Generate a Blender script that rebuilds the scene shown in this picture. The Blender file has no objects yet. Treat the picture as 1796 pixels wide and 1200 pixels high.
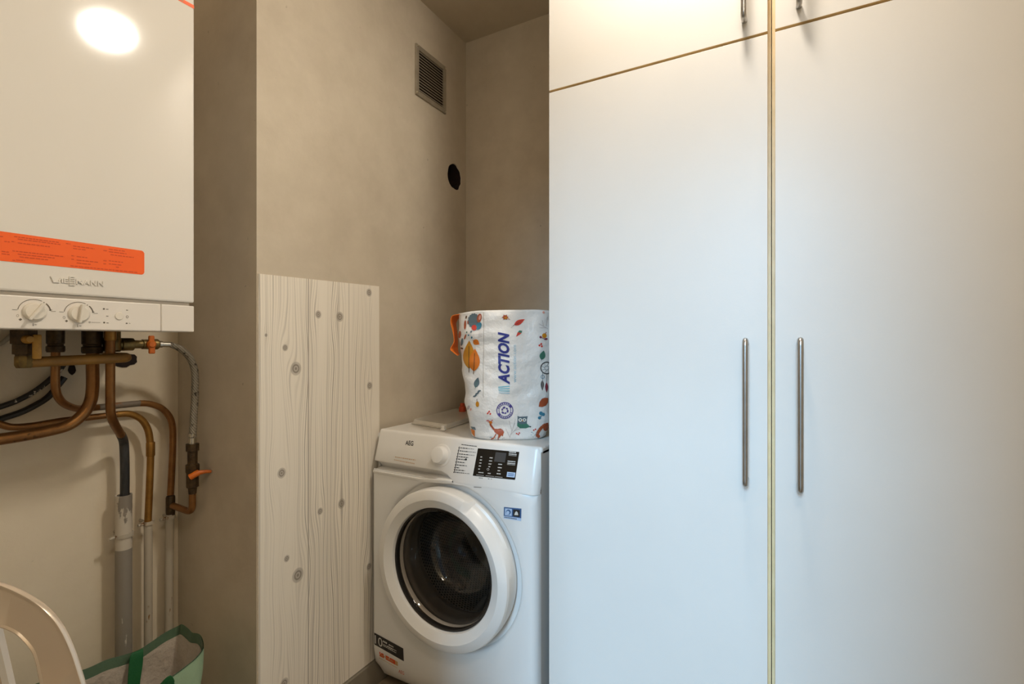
import bpy, bmesh, math, random
from mathutils import Vector, Matrix, noise
from mathutils.bvhtree import BVHTree
from mathutils.geometry import tessellate_polygon
random.seed(7)
PI = math.pi
SC = bpy.context.scene
COL = SC.collection

# ------------------------------------------------------------------ survey of the photograph
F = 857.0                      # focal length in pixels of the 1796 wide frame
YAW = math.atan(474 / F)
s_, c_ = math.sin(YAW), math.cos(YAW)
def ray(px, py):
    r = (px - 898) / F
    return Vector((c_ * r - s_, s_ * r + c_, (600 - py) / F))
def onX(px, py, X):
    d = ray(px, py); return d * (X / d.x)
def onY(px, py, Y):
    d = ray(px, py); return d * (Y / d.y)
def onZ(px, py, Z):
    d = ray(px, py); return d * (Z / d.z)
def at_w(px, py, w):
    return ray(px, py) * w
ZF, ZC = -1.134, 1.279         # floor and ceiling heights, the camera being the origin
XL = -1.185                    # plastered wall with the grille
XA = -1.557                    # alcove wall behind the boiler
YN = 0.783                     # return wall between the two
YB = 1.734                     # back wall
YC = 1.13                      # cabinet door fronts

# ------------------------------------------------------------------ helpers
def finish(o, label=None, cat=None, group=None, kind=None):
    if label: o['label'] = label
    if cat: o['category'] = cat
    if group: o['group'] = group
    if kind: o['kind'] = kind
    return o
def empty(name, loc, label, cat, group=None):
    o = bpy.data.objects.new(name, None); COL.objects.link(o)
    o.location = loc; o.empty_display_size = .05
    return finish(o, label, cat, group)
def origin_of(p):
    v = Vector((0, 0, 0))
    while p is not None:
        v += p.location; p = p.parent
    return v
def build(name, bm, mats, parent=None, label=None, cat=None, group=None, kind=None, smooth=35, bevel=0, loc=None):
    """link a bmesh made in world coordinates as ONE object; children are stored relative to their parent"""
    if loc is None:
        loc = origin_of(parent) if parent else Vector((0, 0, 0))
        if parent is None and len(bm.verts):
            n = len(bm.verts); c = Vector((0, 0, 0)); zmin = 1e9
            for v in bm.verts: c += v.co; zmin = min(zmin, v.co.z)
            loc = Vector((c.x / n, c.y / n, zmin))
    bmesh.ops.translate(bm, verts=bm.verts, vec=-Vector(loc))
    if smooth is not None:
        for f in bm.faces: f.smooth = True
        a = math.radians(smooth)
        for e in bm.edges:
            if len(e.link_faces) == 2 and e.calc_face_angle(0) > a: e.smooth = False
    me = bpy.data.meshes.new(name); bm.to_mesh(me); bm.free()
    for m in (mats if isinstance(mats, (list, tuple)) else [mats]): me.materials.append(m)
    o = bpy.data.objects.new(name, me); COL.objects.link(o)
    if parent: o.parent = parent
    else: o.location = loc
    if bevel:
        b = o.modifiers.new('bevel', 'BEVEL'); b.width = bevel; b.segments = 2; b.limit_method = 'ANGLE'; b.angle_limit = math.radians(40)
        b.harden_normals = False
    return finish(o, label, cat, group, kind)
def NB(): return bmesh.new()
def box(bm, x0, x1, y0, y1, z0, z1, mi=0):
    vs = [bm.verts.new(p) for p in ((x0,y0,z0),(x1,y0,z0),(x1,y1,z0),(x0,y1,z0),(x0,y0,z1),(x1,y0,z1),(x1,y1,z1),(x0,y1,z1))]
    for q in ((0,3,2,1),(4,5,6,7),(0,1,5,4),(1,2,6,5),(2,3,7,6),(3,0,4,7)):
        f = bm.faces.new([vs[i] for i in q]); f.material_index = mi
    return vs
def rbox(bm, x0, x1, y0, y1, z0, z1, r=.004, seg=2, mi=0):
    t = NB(); box(t, x0, x1, y0, y1, z0, z1, mi)
    bmesh.ops.bevel(t, geom=t.edges[:], offset=r, segments=seg, profile=.5, affect='EDGES')
    merge(bm, t, mi)
def merge(bm, t, mi=None):
    mp = {}
    for v in t.verts: mp[v] = bm.verts.new(v.co)
    for f in t.faces:
        try:
            g = bm.faces.new([mp[v] for v in f.verts]); g.material_index = f.material_index if mi is None else mi
        except ValueError: pass
    t.free()
def frames(pts):
    pts = [Vector(p) for p in pts]; n = len(pts); T = []
    for i in range(n):
        a = pts[max(i-1, 0)]; b = pts[min(i+1, n-1)]
        T.append((b - a).normalized())
    up = Vector((0, 0, 1)) if abs(T[0].z) < .9 else Vector((1, 0, 0))
    N = [(up - T[0] * up.dot(T[0])).normalized()]
    for i in range(1, n):
        v = N[-1] - T[i] * N[-1].dot(T[i]); N.append(v.normalized())
    return pts, T, N
def spline(ctrl, n=8, closed=False):
    P = [Vector(p) for p in ctrl]; m = len(P); out = []
    rng = m if closed else m - 1
    for i in range(rng):
        if closed: a, b, c, d = P[(i-1) % m], P[i], P[(i+1) % m], P[(i+2) % m]
        else: a, b, c, d = P[max(i-1,0)], P[i], P[i+1], P[min(i+2,m-1)]
        for k in range(n):
            t = k / n
            out.append(.5 * ((2*b) + (c-a)*t + (2*a-5*b+4*c-d)*t*t + (3*b-a-3*c+d)*t**3))
    if not closed: out.append(P[-1])
    return out
def fillet(ctrl, r, n=6):
    """polyline with rounded corners; r number or list per inner corner"""
    P = [Vector(p) for p in ctrl]; out = [P[0]]
    for i in range(1, len(P)-1):
        rr = r[i-1] if isinstance(r, (list, tuple)) else r
        a = (P[i-1]-P[i]); b = (P[i+1]-P[i]); rr = min(rr, a.length*.49, b.length*.49)
        A = P[i] + a.normalized()*rr; B = P[i] + b.normalized()*rr
        for k in range(n+1):
            t = k/n; out.append(A*(1-t)**2 + P[i]*2*t*(1-t) + B*t*t)
    out.append(P[-1]); return out
def tube(bm, pts, r, seg=14, caps=True, mi=0):
    pts, T, N = frames(pts); rings = []
    for i, p in enumerate(pts):
        b = T[i].cross(N[i]); rr = r(i/(len(pts)-1)) if callable(r) else r
        rings.append([bm.verts.new(p + (N[i]*math.cos(2*PI*k/seg) + b*math.sin(2*PI*k/seg))*rr) for k in range(seg)])
    for i in range(len(rings)-1):
        for k in range(seg):
            f = bm.faces.new((rings[i][k], rings[i][(k+1)%seg], rings[i+1][(k+1)%seg], rings[i+1][k])); f.material_index = mi
    if caps:
        f = bm.faces.new(rings[0][::-1]); f.material_index = mi
        f = bm.faces.new(rings[-1]); f.material_index = mi
def lathe(bm, base, axis, prof, seg=24, mi=0, cap=True):
    """prof = [(distance along axis, radius)]"""
    base = Vector(base); ax = Vector(axis).normalized()
    u = ax.orthogonal().normalized(); v = ax.cross(u); rings = []
    for d, r in prof:
        rings.append([bm.verts.new(base + ax*d + (u*math.cos(2*PI*k/seg) + v*math.sin(2*PI*k/seg))*max(r, 1e-4)) for k in range(seg)])
    for i in range(len(rings)-1):
        for k in range(seg):
            f = bm.faces.new((rings[i][k], rings[i][(k+1)%seg], rings[i+1][(k+1)%seg], rings[i+1][k])); f.material_index = mi
    if cap:
        bm.faces.new(rings[0][::-1]).material_index = mi; bm.faces.new(rings[-1]).material_index = mi
def fitting(bm, path, prof, seg=16):
    """prof=[(t along straight segment 0..1, radius)]"""
    a, b = Vector(path[0]), Vector(path[1]); L = (b-a).length
    lathe(bm, a, b-a, [(t*L, r) for t, r in prof], seg)
def prism(bm, outline, axis, mi=0):
    """extrude a 3D polygon along axis"""
    axis = Vector(axis); A = [bm.verts.new(p) for p in outline]; B = [bm.verts.new(Vector(p)+axis) for p in outline]
    n = len(A)
    tri = tessellate_polygon([[Vector(p) for p in outline]])
    for t in tri:
        bm.faces.new([A[i] for i in t]).material_index = mi
        bm.faces.new([B[i] for i in reversed(t)]).material_index = mi
    for i in range(n): bm.faces.new((A[i], B[i], B[(i+1)%n], A[(i+1)%n])).material_index = mi
    bmesh.ops.recalc_face_normals(bm, faces=bm.faces[:])
def ribbon(bm, L, R, thick, mi=0):
    """band between two edge curves with a small thickness"""
    n = len(L); rows = []
    for i in range(n):
        l, r = Vector(L[i]), Vector(R[i])
        t = (Vector(L[min(i+1,n-1)]) - Vector(L[max(i-1,0)])).normalized()
        nn = t.cross(r-l).normalized()*thick*.5
        rows.append([bm.verts.new(l+nn), bm.verts.new(r+nn), bm.verts.new(r-nn), bm.verts.new(l-nn)])
    for i in range(n-1):
        for k in range(4):
            bm.faces.new((rows[i][k], rows[i][(k+1)%4], rows[i+1][(k+1)%4], rows[i+1][k])).material_index = mi
    bm.faces.new(rows[0][::-1]); bm.faces.new(rows[-1])

# ---- marks (prints, stickers, lettering) laid on a surface
_glyph = {}
def text2d(txt, bold=0.0, shear=0.0, spacing=1.0):
    key = (txt, bold, shear, spacing)
    if key not in _glyph:
        c = bpy.data.curves.new('t', 'FONT'); c.body = txt; c.size = 1; c.offset = bold; c.shear = shear; c.space_character = spacing
        c.resolution_u = 3
        o = bpy.data.objects.new('t', c); COL.objects.link(o)
        me = bpy.data.meshes.new_from_object(o)
        V = [(v.co.x, v.co.y) for v in me.vertices]; Fc = [tuple(p.vertices) for p in me.polygons]
        bpy.data.objects.remove(o); bpy.data.curves.remove(c); bpy.data.meshes.remove(me)
        x0 = min(v[0] for v in V); x1 = max(v[0] for v in V); y0 = min(v[1] for v in V); y1 = max(v[1] for v in V)
        _glyph[key] = ([((x-x0)/(x1-x0), (y-y0)/(y1-y0)) for x, y in V], Fc)
    return _glyph[key]
class Marks:
    """flat marks mapped by fn(u, v) -> (point, normal); lifted by a hair"""
    def __init__(self, fn, off=.0006, maxlen=0): self.fn = fn; self.bm = NB(); self.off = off; self.maxlen = maxlen
    def put(self, V, Fc, mi, lift=1.0, cuts=0):
        t = NB(); vs = [t.verts.new((x, y, 0)) for x, y in V]
        for f in Fc:
            try: t.faces.new([vs[i] for i in f])
            except ValueError: pass
        if cuts: bmesh.ops.subdivide_edges(t, edges=t.edges[:], cuts=cuts, use_grid_fill=True)
        if self.maxlen:
            bmesh.ops.triangulate(t, faces=t.faces[:])
            for _ in range(6):
                es = [e for e in t.edges if e.calc_length() > self.maxlen]
                if not es: break
                bmesh.ops.subdivide_edges(t, edges=es, cuts=1); bmesh.ops.triangulate(t, faces=t.faces[:])
        ok = True
        for v in t.verts:
            h = self.fn(v.co.x, v.co.y)
            if h is None: ok = False; break
            p, n = h; v.co = p + n*self.off*lift
        if ok: merge(self.bm, t, mi)
        else: t.free()
    def poly(self, pts, mi=0, lift=1.0, cuts=0):
        tri = tessellate_polygon([[Vector((x, y, 0)) for x, y in pts]])
        self.put(pts, [tuple(t) for t in tri], mi, lift, cuts)
    def rect(self, x0, y0, x1, y1, mi=0, lift=1.0, cuts=0):
        self.put([(x0,y0),(x1,y0),(x1,y1),(x0,y1)], [(0,1,2,3)], mi, lift, cuts)
    def ell(self, cx, cy, rx, ry, mi=0, lift=1.0, rot=0, n=20, cuts=0):
        c, s = math.cos(rot), math.sin(rot)
        self.poly([(cx + rx*math.cos(2*PI*k/n)*c - ry*math.sin(2*PI*k/n)*s, cy + rx*math.cos(2*PI*k/n)*s + ry*math.sin(2*PI*k/n)*c) for k in range(n)], mi, lift, cuts)
    def ring(self, cx, cy, r0, r1, mi=0, lift=1.0, a0=0, a1=2*PI, n=28, ky=1.0):
        for k in range(n):
            a, b = a0+(a1-a0)*k/n, a0+(a1-a0)*(k+1)/n
            self.put([(cx+r0*math.cos(a), cy+ky*r0*math.sin(a)), (cx+r1*math.cos(a), cy+ky*r1*math.sin(a)), (cx+r1*math.cos(b), cy+ky*r1*math.sin(b)), (cx+r0*math.cos(b), cy+ky*r0*math.sin(b))], [(0,1,2,3)], mi, lift)
    def line(self, pts, w, mi=0, lift=1.0):
        for (ax, ay), (bx, by) in zip(pts[:-1], pts[1:]):
            dx, dy = bx-ax, by-ay; L = math.hypot(dx, dy) or 1; nx, ny = -dy/L*w/2, dx/L*w/2
            self.put([(ax+nx,ay+ny),(bx+nx,by+ny),(bx-nx,by-ny),(ax-nx,ay-ny)], [(0,1,2,3)], mi, lift)
    def text(self, txt, o, ux, uy, mi=0, lift=1.0, bold=0.0, shear=0.0, spacing=1.0):
        """o = lower left corner, ux = vector along the line, uy = vector up the letters"""
        V, Fc = text2d(txt, bold, shear, spacing)
        self.put([(o[0]+x*ux[0]+y*uy[0], o[1]+x*ux[1]+y*uy[1]) for x, y in V], Fc, mi, lift)
    def leaf(self, cx, cy, L, W, ang, mi, vein=None, lift=1.0):
        n = 10; pts = []
        c, s = math.cos(ang), math.sin(ang)
        for k in range(n+1):
            t = k/n; pts.append((t*L - L/2, W/2*math.sin(PI*t**.8)))
        for k in range(n-1, 0, -1):
            t = k/n; pts.append((t*L - L/2, -W/2*math.sin(PI*t**.8)))
        self.poly([(cx+x*c-y*s, cy+x*s+y*c) for x, y in pts], mi, lift)
        if vein is not None:
            self.line([(cx-L*.62*c, cy-L*.62*s), (cx+L*.3*c, cy+L*.3*s)], max(W*.05, .5), vein, lift*1.8)
def on_bvh(bm):
    tree = BVHTree.FromBMesh(bm)
    def fn(px, py):
        d = ray(px, py).normalized()
        hit = tree.ray_cast(Vector((0, 0, 0)), d, 6)
        if hit[0] is None: return None
        n = hit[1]
        if n.dot(d) > 0: n = -n
        return hit[0], n
    return fn

# ------------------------------------------------------------------ materials (all procedural)
def srgb(h):
    h = h.lstrip('#'); v = [int(h[i:i+2], 16)/255 for i in (0, 2, 4)]
    return tuple((x/12.92 if x <= .04045 else ((x+.055)/1.055)**2.4) for x in v) + (1,)
class NT:
    def __init__(self, name):
        self.m = bpy.data.materials.new(name); self.m.use_nodes = True; self.t = self.m.node_tree
        self.b = self.t.nodes['Principled BSDF']; self.out = self.t.nodes['Material Output']
    def n(self, typ, **kw):
        x = self.t.nodes.new(typ)
        for k, v in kw.items(): setattr(x, k, v)
        return x
    def l(self, a, b): self.t.links.new(a, b)
    def val(self, x, k, v):
        if hasattr(v, 'links') or isinstance(v, bpy.types.NodeSocket): self.l(v, x.inputs[k])
        else: x.inputs[k].default_value = v
    def math(self, op, a, b=None, c=None):
        x = self.n('ShaderNodeMath', operation=op); self.val(x, 0, a)
        if b is not None: self.val(x, 1, b)
        if c is not None: self.val(x, 2, c)
        return x.outputs[0]
    def mix(self, f, a, b):
        x = self.n('ShaderNodeMix', data_type='RGBA'); self.val(x, 0, f); self.val(x, 6, a); self.val(x, 7, b); return x.outputs[2]
    def noise(self, scale, detail=3, rough=.5, vec=None):
        x = self.n('ShaderNodeTexNoise'); x.inputs['Scale'].default_value = scale; x.inputs['Detail'].default_value = detail; x.inputs['Roughness'].default_value = rough
        self.l(vec if vec is not None else self.obj(), x.inputs['Vector']); return x.outputs[0]
    def obj(self):
        if not hasattr(self, '_o'): self._o = self.n('ShaderNodeTexCoord').outputs['Object']
        return self._o
    def ramp(self, f, a, b):
        x = self.n('ShaderNodeMapRange'); self.val(x, 0, f); x.inputs[1].default_value = a; x.inputs[2].default_value = b; return x.outputs[0]
    def bump(self, h, strength=.2, dist=.01):
        x = self.n('ShaderNodeBump'); x.inputs['Strength'].default_value = strength; x.inputs['Distance'].default_value = dist
        self.l(h, x.inputs['Height']); self.l(x.outputs[0], self.b.inputs['Normal'])
    def set(self, **kw):
        for k, v in kw.items(): self.val(self.b, k.replace('_', ' '), v)
        return self
def mat(name, col, rough=.5, metal=0.0, col2=None, scale=8, bump=0, bscale=60, spec=None, coat=0):
    t = NT(name); c = srgb(col)
    if col2: t.set(Base_Color=t.mix(t.ramp(t.noise(scale, 4, .6), .35, .65), c, srgb(col2)))
    else: t.set(Base_Color=c)
    t.set(Roughness=rough, Metallic=metal)
    if spec is not None: t.b.inputs['Specular IOR Level'].default_value = spec
    if coat: t.b.inputs['Coat Weight'].default_value = coat; t.b.inputs['Coat Roughness'].default_value = .15
    if bump: t.bump(t.noise(bscale, 4, .6), bump, .004)
    return t.m
def plaster(name, col, col2, speck):
    t = NT(name)
    big = t.ramp(t.noise(2.2, 5, .6), .3, .7); mid = t.ramp(t.noise(11, 5, .65), .35, .7)
    base = t.mix(t.math('MULTIPLY', big, .75), srgb(col), srgb(col2))
    base = t.mix(t.math('MULTIPLY', mid, .4), base, srgb(speck))
    dots = t.ramp(t.noise(38, 2, .5), .76, .8)
    base = t.mix(t.math('MULTIPLY', dots, .35), base, srgb('#5c5347'))
    t.set(Base_Color=base, Roughness=.82)
    t.bump(t.noise(26, 6, .65), .22, .004); return t.m

M = {}
M['plaster'] = plaster('grey_plaster', '#cdc0ab', '#b9ab97', '#dacdb9')
M['alcove'] = plaster('alcove_plaster', '#e2d4bc', '#d6c8b0', '#e8dbc5')
M['ceiling'] = plaster('ceiling_plaster', '#cabba4', '#beaf98', '#d2c4ad')
M['floor'] = mat('brown_floor', '#a39178', .5, col2='#8f7e68', scale=6)
M['skirting'] = mat('grey_skirting', '#8f8676', .6, col2='#867d6e')
M['roomwall'] = mat('warm_wall_paint', '#e6d9c2', .8)
M['cab'] = mat('white_melamine', '#d8d3cc', .42, col2='#d5d0c9', scale=3, bump=.03, bscale=240)
M['edge'] = mat('beige_edge_banding', '#e6cfa4', .45, col2='#dcc394', scale=20)
M['dark_gap'] = mat('dark_gap', '#2e2822', .8)
M['steel'] = mat('brushed_steel', '#b5b2ae', .3, 1.0, col2='#a9a6a2', scale=40)
M['boiler'] = mat('boiler_enamel', '#e7e1d7', .075)
M['boiler2'] = mat('boiler_plastic', '#e9e1d6', .4)
M['boiler_dark'] = mat('boiler_underside', '#3a342c', .7)
M['knob'] = mat('pearl_plastic', '#e8e0d2', .22)
M['print_grey'] = mat('print_grey', '#6a6052', .6)
M['orange_sticker'] = mat('orange_sticker', '#ff661c', .45)
M['orange_print'] = mat('orange_print', '#d94a12', .5)
M['orange_paint'] = mat('orange_lever', '#dd741f', .45, col2='#c4601a', scale=60)
M['yellow_lever'] = mat('ochre_lever', '#c49138', .45, col2='#a97a2c', scale=40)
M['brass'] = mat('aged_brass', '#8c7748', .4, .8, col2='#6a5838', scale=50, bump=.15, bscale=120)
M['dkbrass'] = mat('tarnished_brass', '#5c4a32', .45, .7, col2='#3c3024', scale=50, bump=.2, bscale=120)
M['black'] = mat('black_plastic', '#1d1a18', .45)
M['nickel'] = mat('nickel', '#c4bfb4', .25, 1.0)
M['white_plastic'] = mat('white_pipe_plastic', '#cfc6b8', .5)
def copper(name, a, b, c):
    t = NT(name)
    col = t.mix(t.ramp(t.noise(18, 5, .65), .35, .7), srgb(a), srgb(b))
    col = t.mix(t.ramp(t.noise(45, 4, .6), .63, .7), col, srgb(c))
    fl = t.ramp(t.noise(33, 5, .7), .70, .72); col = t.mix(fl, col, srgb('#c9bfae'))
    t.set(Base_Color=col, Roughness=.38, Metallic=t.math('SUBTRACT', .75, t.math('MULTIPLY', fl, .75))); t.bump(t.noise(90, 3, .6), .1, .002); return t.m
M['copper'] = copper('old_copper', '#9c6f40', '#7b5430', '#574028')
M['copper2'] = copper('ochre_copper', '#ac7f3e', '#8b632e', '#664a26')
def paint_worn(name, paint, under, lo, hi, sc=(30, 30, 7)):
    t = NT(name); mp = t.n('ShaderNodeMapping'); mp.inputs['Scale'].default_value = sc; t.l(t.obj(), mp.inputs[0])
    f = t.ramp(t.noise(1.0, 5, .65, mp.outputs[0]), lo, hi)
    t.set(Base_Color=t.mix(f, srgb(paint), srgb(under)), Roughness=.6); t.bump(f, .3, .002); return t.m
M['pipe_paint'] = paint_worn('chipped_white_paint', '#b3a998', '#7c5a38', .60, .63)
M['pipe_grey'] = paint_worn('worn_grey_pipe', '#8b8378', '#c4bbad', .60, .64)
M['pipe_blue'] = paint_worn('blackened_pipe', '#3b3b3a', '#242423', .45, .6)
M['pipe_greyed'] = paint_worn('grey_smeared_copper', '#76695a', '#8a5e38', .5, .62, (20, 20, 20))
def braid():
    t = NT('steel_braid'); w = t.n('ShaderNodeTexWave', wave_type='BANDS', bands_direction='DIAGONAL'); w.inputs['Scale'].default_value = 75; w.inputs['Distortion'].default_value = 1.2
    t.l(t.obj(), w.inputs[0])
    d = t.ramp(t.noise(70, 2, .5), .6, .68)
    col = t.mix(w.outputs['Fac'], srgb('#7d7566'), srgb('#9a9283')); col = t.mix(d, col, srgb('#3f372c'))
    t.set(Base_Color=col, Roughness=.5, Metallic=.25); t.bump(w.outputs['Fac'], .5, .002); return t.m
M['braid'] = braid()
M['cable'] = paint_worn('plaster_flecked_cable', '#2b2622', '#c8c0b4', .57, .6, (40, 40, 40))
M['zinc'] = mat('grille_metal', '#a69b88', .5, .25, col2='#968b79', scale=20)
M['screw'] = mat('screw_metal', '#c9bfa6', .3, .9)
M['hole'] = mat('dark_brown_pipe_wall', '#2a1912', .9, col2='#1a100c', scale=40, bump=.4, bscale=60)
M['wm'] = mat('white_appliance_paint', '#e6e4e0', .28)
M['wm_plastic'] = mat('white_appliance_plastic', '#e9e6e1', .3)
M['wm_top'] = mat('white_worktop_plastic', '#e4e0d9', .4)
M['gasket'] = mat('dark_grey_rubber', '#67635f', .5)
M['chrome_dark'] = mat('dark_door_rim', '#35322f', .3, .4)
M['gloss_black'] = mat('gloss_black', '#121212', .12)
M['lcd'] = mat('grey_display', '#474747', .25)
M['white_print'] = mat('white_print', '#d4d2cc', .5)
M['black_print'] = mat('black_print', '#24211f', .5)
M['blue_label'] = mat('blue_label', '#40618c', .4)
M['pale_blue'] = mat('pale_blue_label', '#b4c8e2', .4)
M['tan_print'] = mat('faint_tan_print', '#c49a6a', .5)
def drum():
    t = NT('perforated_drum'); uv = t.n('ShaderNodeTexCoord').outputs['UV']; sx = t.n('ShaderNodeSeparateXYZ'); t.l(uv, sx.inputs[0])
    row = t.math('FLOOR', sx.outputs[1]); u = t.math('ADD', sx.outputs[0], t.math('MULTIPLY', t.math('MODULO', row, 2.0), .5))
    a = t.math('SUBTRACT', t.math('FRACT', u), .5); b = t.math('SUBTRACT', t.math('FRACT', sx.outputs[1]), .5)
    d = t.math('SQRT', t.math('ADD', t.math('MULTIPLY', a, a), t.math('MULTIPLY', b, b)))
    f = t.ramp(d, .26, .32)
    t.set(Base_Color=t.mix(f, srgb('#0a0a0a'), srgb('#a09d98')), Roughness=.34, Metallic=.45); t.bump(f, .6, .002); return t.m
M['drum'] = drum()
M['drum_plain'] = mat('drum_steel', '#a5a29d', .25, .5)
def glass(name, tint, rough=0.0, ior=1.45, alpha=None):
    t = NT(name); t.set(Base_Color=srgb(tint), Roughness=rough, IOR=ior); t.b.inputs['Transmission Weight'].default_value = 1.0; return t.m
def thin_glass(name, tint, rough, ior, body=None, k=0.0):
    t = NT(name); lw = t.n('ShaderNodeLayerWeight'); f0 = ((ior-1)/(ior+1))**2; fac = t.math('ADD', f0, t.math('MULTIPLY', t.math('POWER', lw.outputs['Facing'], 5.0), 1-f0))
    tr = t.n('ShaderNodeBsdfTransparent'); tr.inputs[0].default_value = srgb(tint); gl = t.n('ShaderNodeBsdfGlossy'); gl.inputs['Roughness'].default_value = rough
    a = tr.outputs[0]
    if body:
        d = t.n('ShaderNodeBsdfDiffuse'); d.inputs[0].default_value = srgb(body); m0 = t.n('ShaderNodeMixShader'); m0.inputs[0].default_value = k
        t.l(a, m0.inputs[1]); t.l(d.outputs[0], m0.inputs[2]); a = m0.outputs[0]
    m1 = t.n('ShaderNodeMixShader'); t.l(fac, m1.inputs[0]); t.l(a, m1.inputs[1]); t.l(gl.outputs[0], m1.inputs[2]); t.l(m1.outputs[0], t.out.inputs[0]); return t.m
M['glass'] = thin_glass('smoked_door_glass', '#efece8', .02, 1.45)
M['clear_plastic'] = thin_glass('clear_plastic', '#f6f2ea', .2, 1.35, '#f4efe6', .7)
def bagmat(name, col, crumple=.5, rough=.38, sc=14):
    t = NT(name); h = t.noise(sc, 6, .6); t.set(Base_Color=srgb(col), Roughness=rough); t.bump(h, crumple, .012); return t.m
M['bag_white'] = bagmat('white_woven_plastic', '#e9e3db', .8)
M['bag_orange'] = mat('orange_webbing', '#e8781c', .6, bump=.2, bscale=200)
M['red_orange'] = mat('red_orange_plastic', '#c4481e', .4)
for k, h in dict(navy='#2a2f7e', teal='#6fb4c4', ltblue='#a9c9d6', leaf_orange='#d9761c', leaf_amber='#c98516', leaf_red='#cf3f2c', rust='#a9502c', slate='#5d6d74', green='#3f7660', darkgrey='#4a4644', maroon='#7c2f44', purple='#4b3f86', brownline='#5a3c22', pink='#e0a08c', eye='#efe9dc', aqua='#3f7f94', twig='#b9aba6', seam='#b7ab9b').items():
    M[k] = mat('print_' + k, h, .5)
M['sage'] = bagmat('sage_green_bag', '#9cb592', .35, .55, 22)
M['band_green'] = bagmat('grey_green_band', '#587058', .25, .55, 22)
M['lining'] = bagmat('silver_lining', '#c4b8a9', 1.0, .3, 15)
M['strap_green'] = mat('dark_green_webbing', '#0f5a2c', .6, bump=.3, bscale=220)
M['chair'] = mat('pale_lacquered_metal', '#dccbb6', .2, .35, col2='#d5c3ae', scale=2)
M['lamp_body'] = mat('lamp_white', '#e8e4dc', .5)
def emit(name, col, st):
    t = NT(name); e = t.n('ShaderNodeEmission'); e.inputs[0].default_value = col; e.inputs[1].default_value = st; t.l(e.outputs[0], t.out.inputs[0]); return t.m
LAMP = 138.0
M['fill_diffuser'] = emit('lit_fill_diffuser', (1.0, .92, .80, 1), 19.0)  # glow of the added fill lamp behind the camera
M['diffuser'] = emit('lit_diffuser', (1.0, .92, .80, 1), LAMP)

def pine():
    """white-washed pine boards; the grain lines bend round the knots. object space: y across, z up"""
    t = NT('whitewashed_pine_board'); sx = t.n('ShaderNodeSeparateXYZ'); t.l(t.obj(), sx.inputs[0]); Y, Z = sx.outputs[1], sx.outputs[2]
    wob = t.n('ShaderNodeMapping'); wob.inputs['Scale'].default_value = (1, 5, 1.1); t.l(t.obj(), wob.inputs[0])
    w1 = t.math('SUBTRACT', t.noise(1.6, 2, .5, wob.outputs[0]), .5)
    y = t.math('ADD', Y, t.math('MULTIPLY', w1, .05))
    dark = None
    for (ky, kz, r) in PINE_KNOTS:
        dy = t.math('SUBTRACT', Y, ky); dz = t.math('SUBTRACT', Z, kz)
        a = t.math('POWER', t.math('DIVIDE', dy, r*2.6), 2.0); b = t.math('POWER', t.math('DIVIDE', dz, r*7), 2.0)
        g = t.math('EXPONENT', t.math('MULTIPLY', t.math('ADD', a, b), -1.0))
        y = t.math('SUBTRACT', y, t.math('MULTIPLY', t.math('MULTIPLY', dy, g), .8))
        e = t.math('SQRT', t.math('ADD', t.math('POWER', t.math('DIVIDE', dy, r), 2.0), t.math('POWER', t.math('DIVIDE', dz, r*1.12), 2.0)))
        k = t.math('MULTIPLY', t.math('SUBTRACT', 1.0, t.ramp(e, .75, 1.15)), t.math('ADD', .72, t.math('MULTIPLY', t.math('SINE', t.math('MULTIPLY', e, 14.0)), .22)))
        dark = k if dark is None else t.math('MAXIMUM', dark, k)
    lines = t.math('SINE', t.math('MULTIPLY', y, 2*PI*135.0))
    lines2 = t.math('SINE', t.math('MULTIPLY', y, 2*PI*52.0))
    ln = t.math('ADD', t.math('MULTIPLY', t.ramp(lines, .25, 1.0), .5), t.math('MULTIPLY', t.ramp(lines2, .86, 1.0), .75))
    zone = t.n('ShaderNodeMapping'); zone.inputs['Scale'].default_value = (1, 13, .8); t.l(t.obj(), zone.inputs[0])
    ln = t.math('MULTIPLY', ln, t.ramp(t.noise(1.0, 2, .5, zone.outputs[0]), .42, .66))
    fine = t.n('ShaderNodeMapping'); fine.inputs['Scale'].default_value = (1, 320, 9); t.l(t.obj(), fine.inputs[0])
    base = t.mix(t.math('MULTIPLY', t.noise(1.0, 2, .5, fine.outputs[0]), .3), srgb('#f4ebdc'), srgb('#e0d5c2'))
    col = t.mix(t.math('MULTIPLY', ln, .8), base, srgb('#938878'))
    col = t.mix(dark, col, srgb('#857a6d'))
    for sy in PINE_SEAMS:
        f = t.math('SUBTRACT', 1.0, t.ramp(t.math('ABSOLUTE', t.math('SUBTRACT', Y, sy)), .0006, .0016))
        col = t.mix(t.math('MULTIPLY', f, .55), col, srgb('#7a6e60'))
    t.set(Base_Color=col, Roughness=.62); return t.m

# ------------------------------------------------------------------ the room
def struct(name, bm, m, smooth=None, **k): return build(name, bm, m, kind='structure', smooth=smooth, **k)
XR, YF = .56, -.50               # right wall; wall behind the camera, with the doorway the picture is taken from
DX0, DX1, DZ = -.50, .19, .87    # doorway
bm = NB(); box(bm, -3.2, 3.0, -7.5, YB+.3, ZF-.1, ZF); struct('floor', bm, M['floor'])
bm = NB(); box(bm, XA-.2, XR+.2, YF-.12, YB+.2, ZC, ZC+.12); struct('ceiling', bm, M['ceiling'])
bm = NB(); box(bm, XL-.002, XR+.2, YB, YB+.15, ZF, ZC); struct('wall_back', bm, M['plaster'])
bm = NB(); box(bm, XA-.15, XA, YF-.12, YN+.002, ZF, ZC); struct('wall_alcove', bm, M['alcove'])
bm = NB(); box(bm, XR, XR+.12, YF-.12, YB, ZF, ZC); struct('wall_right', bm, M['roomwall'])
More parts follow.
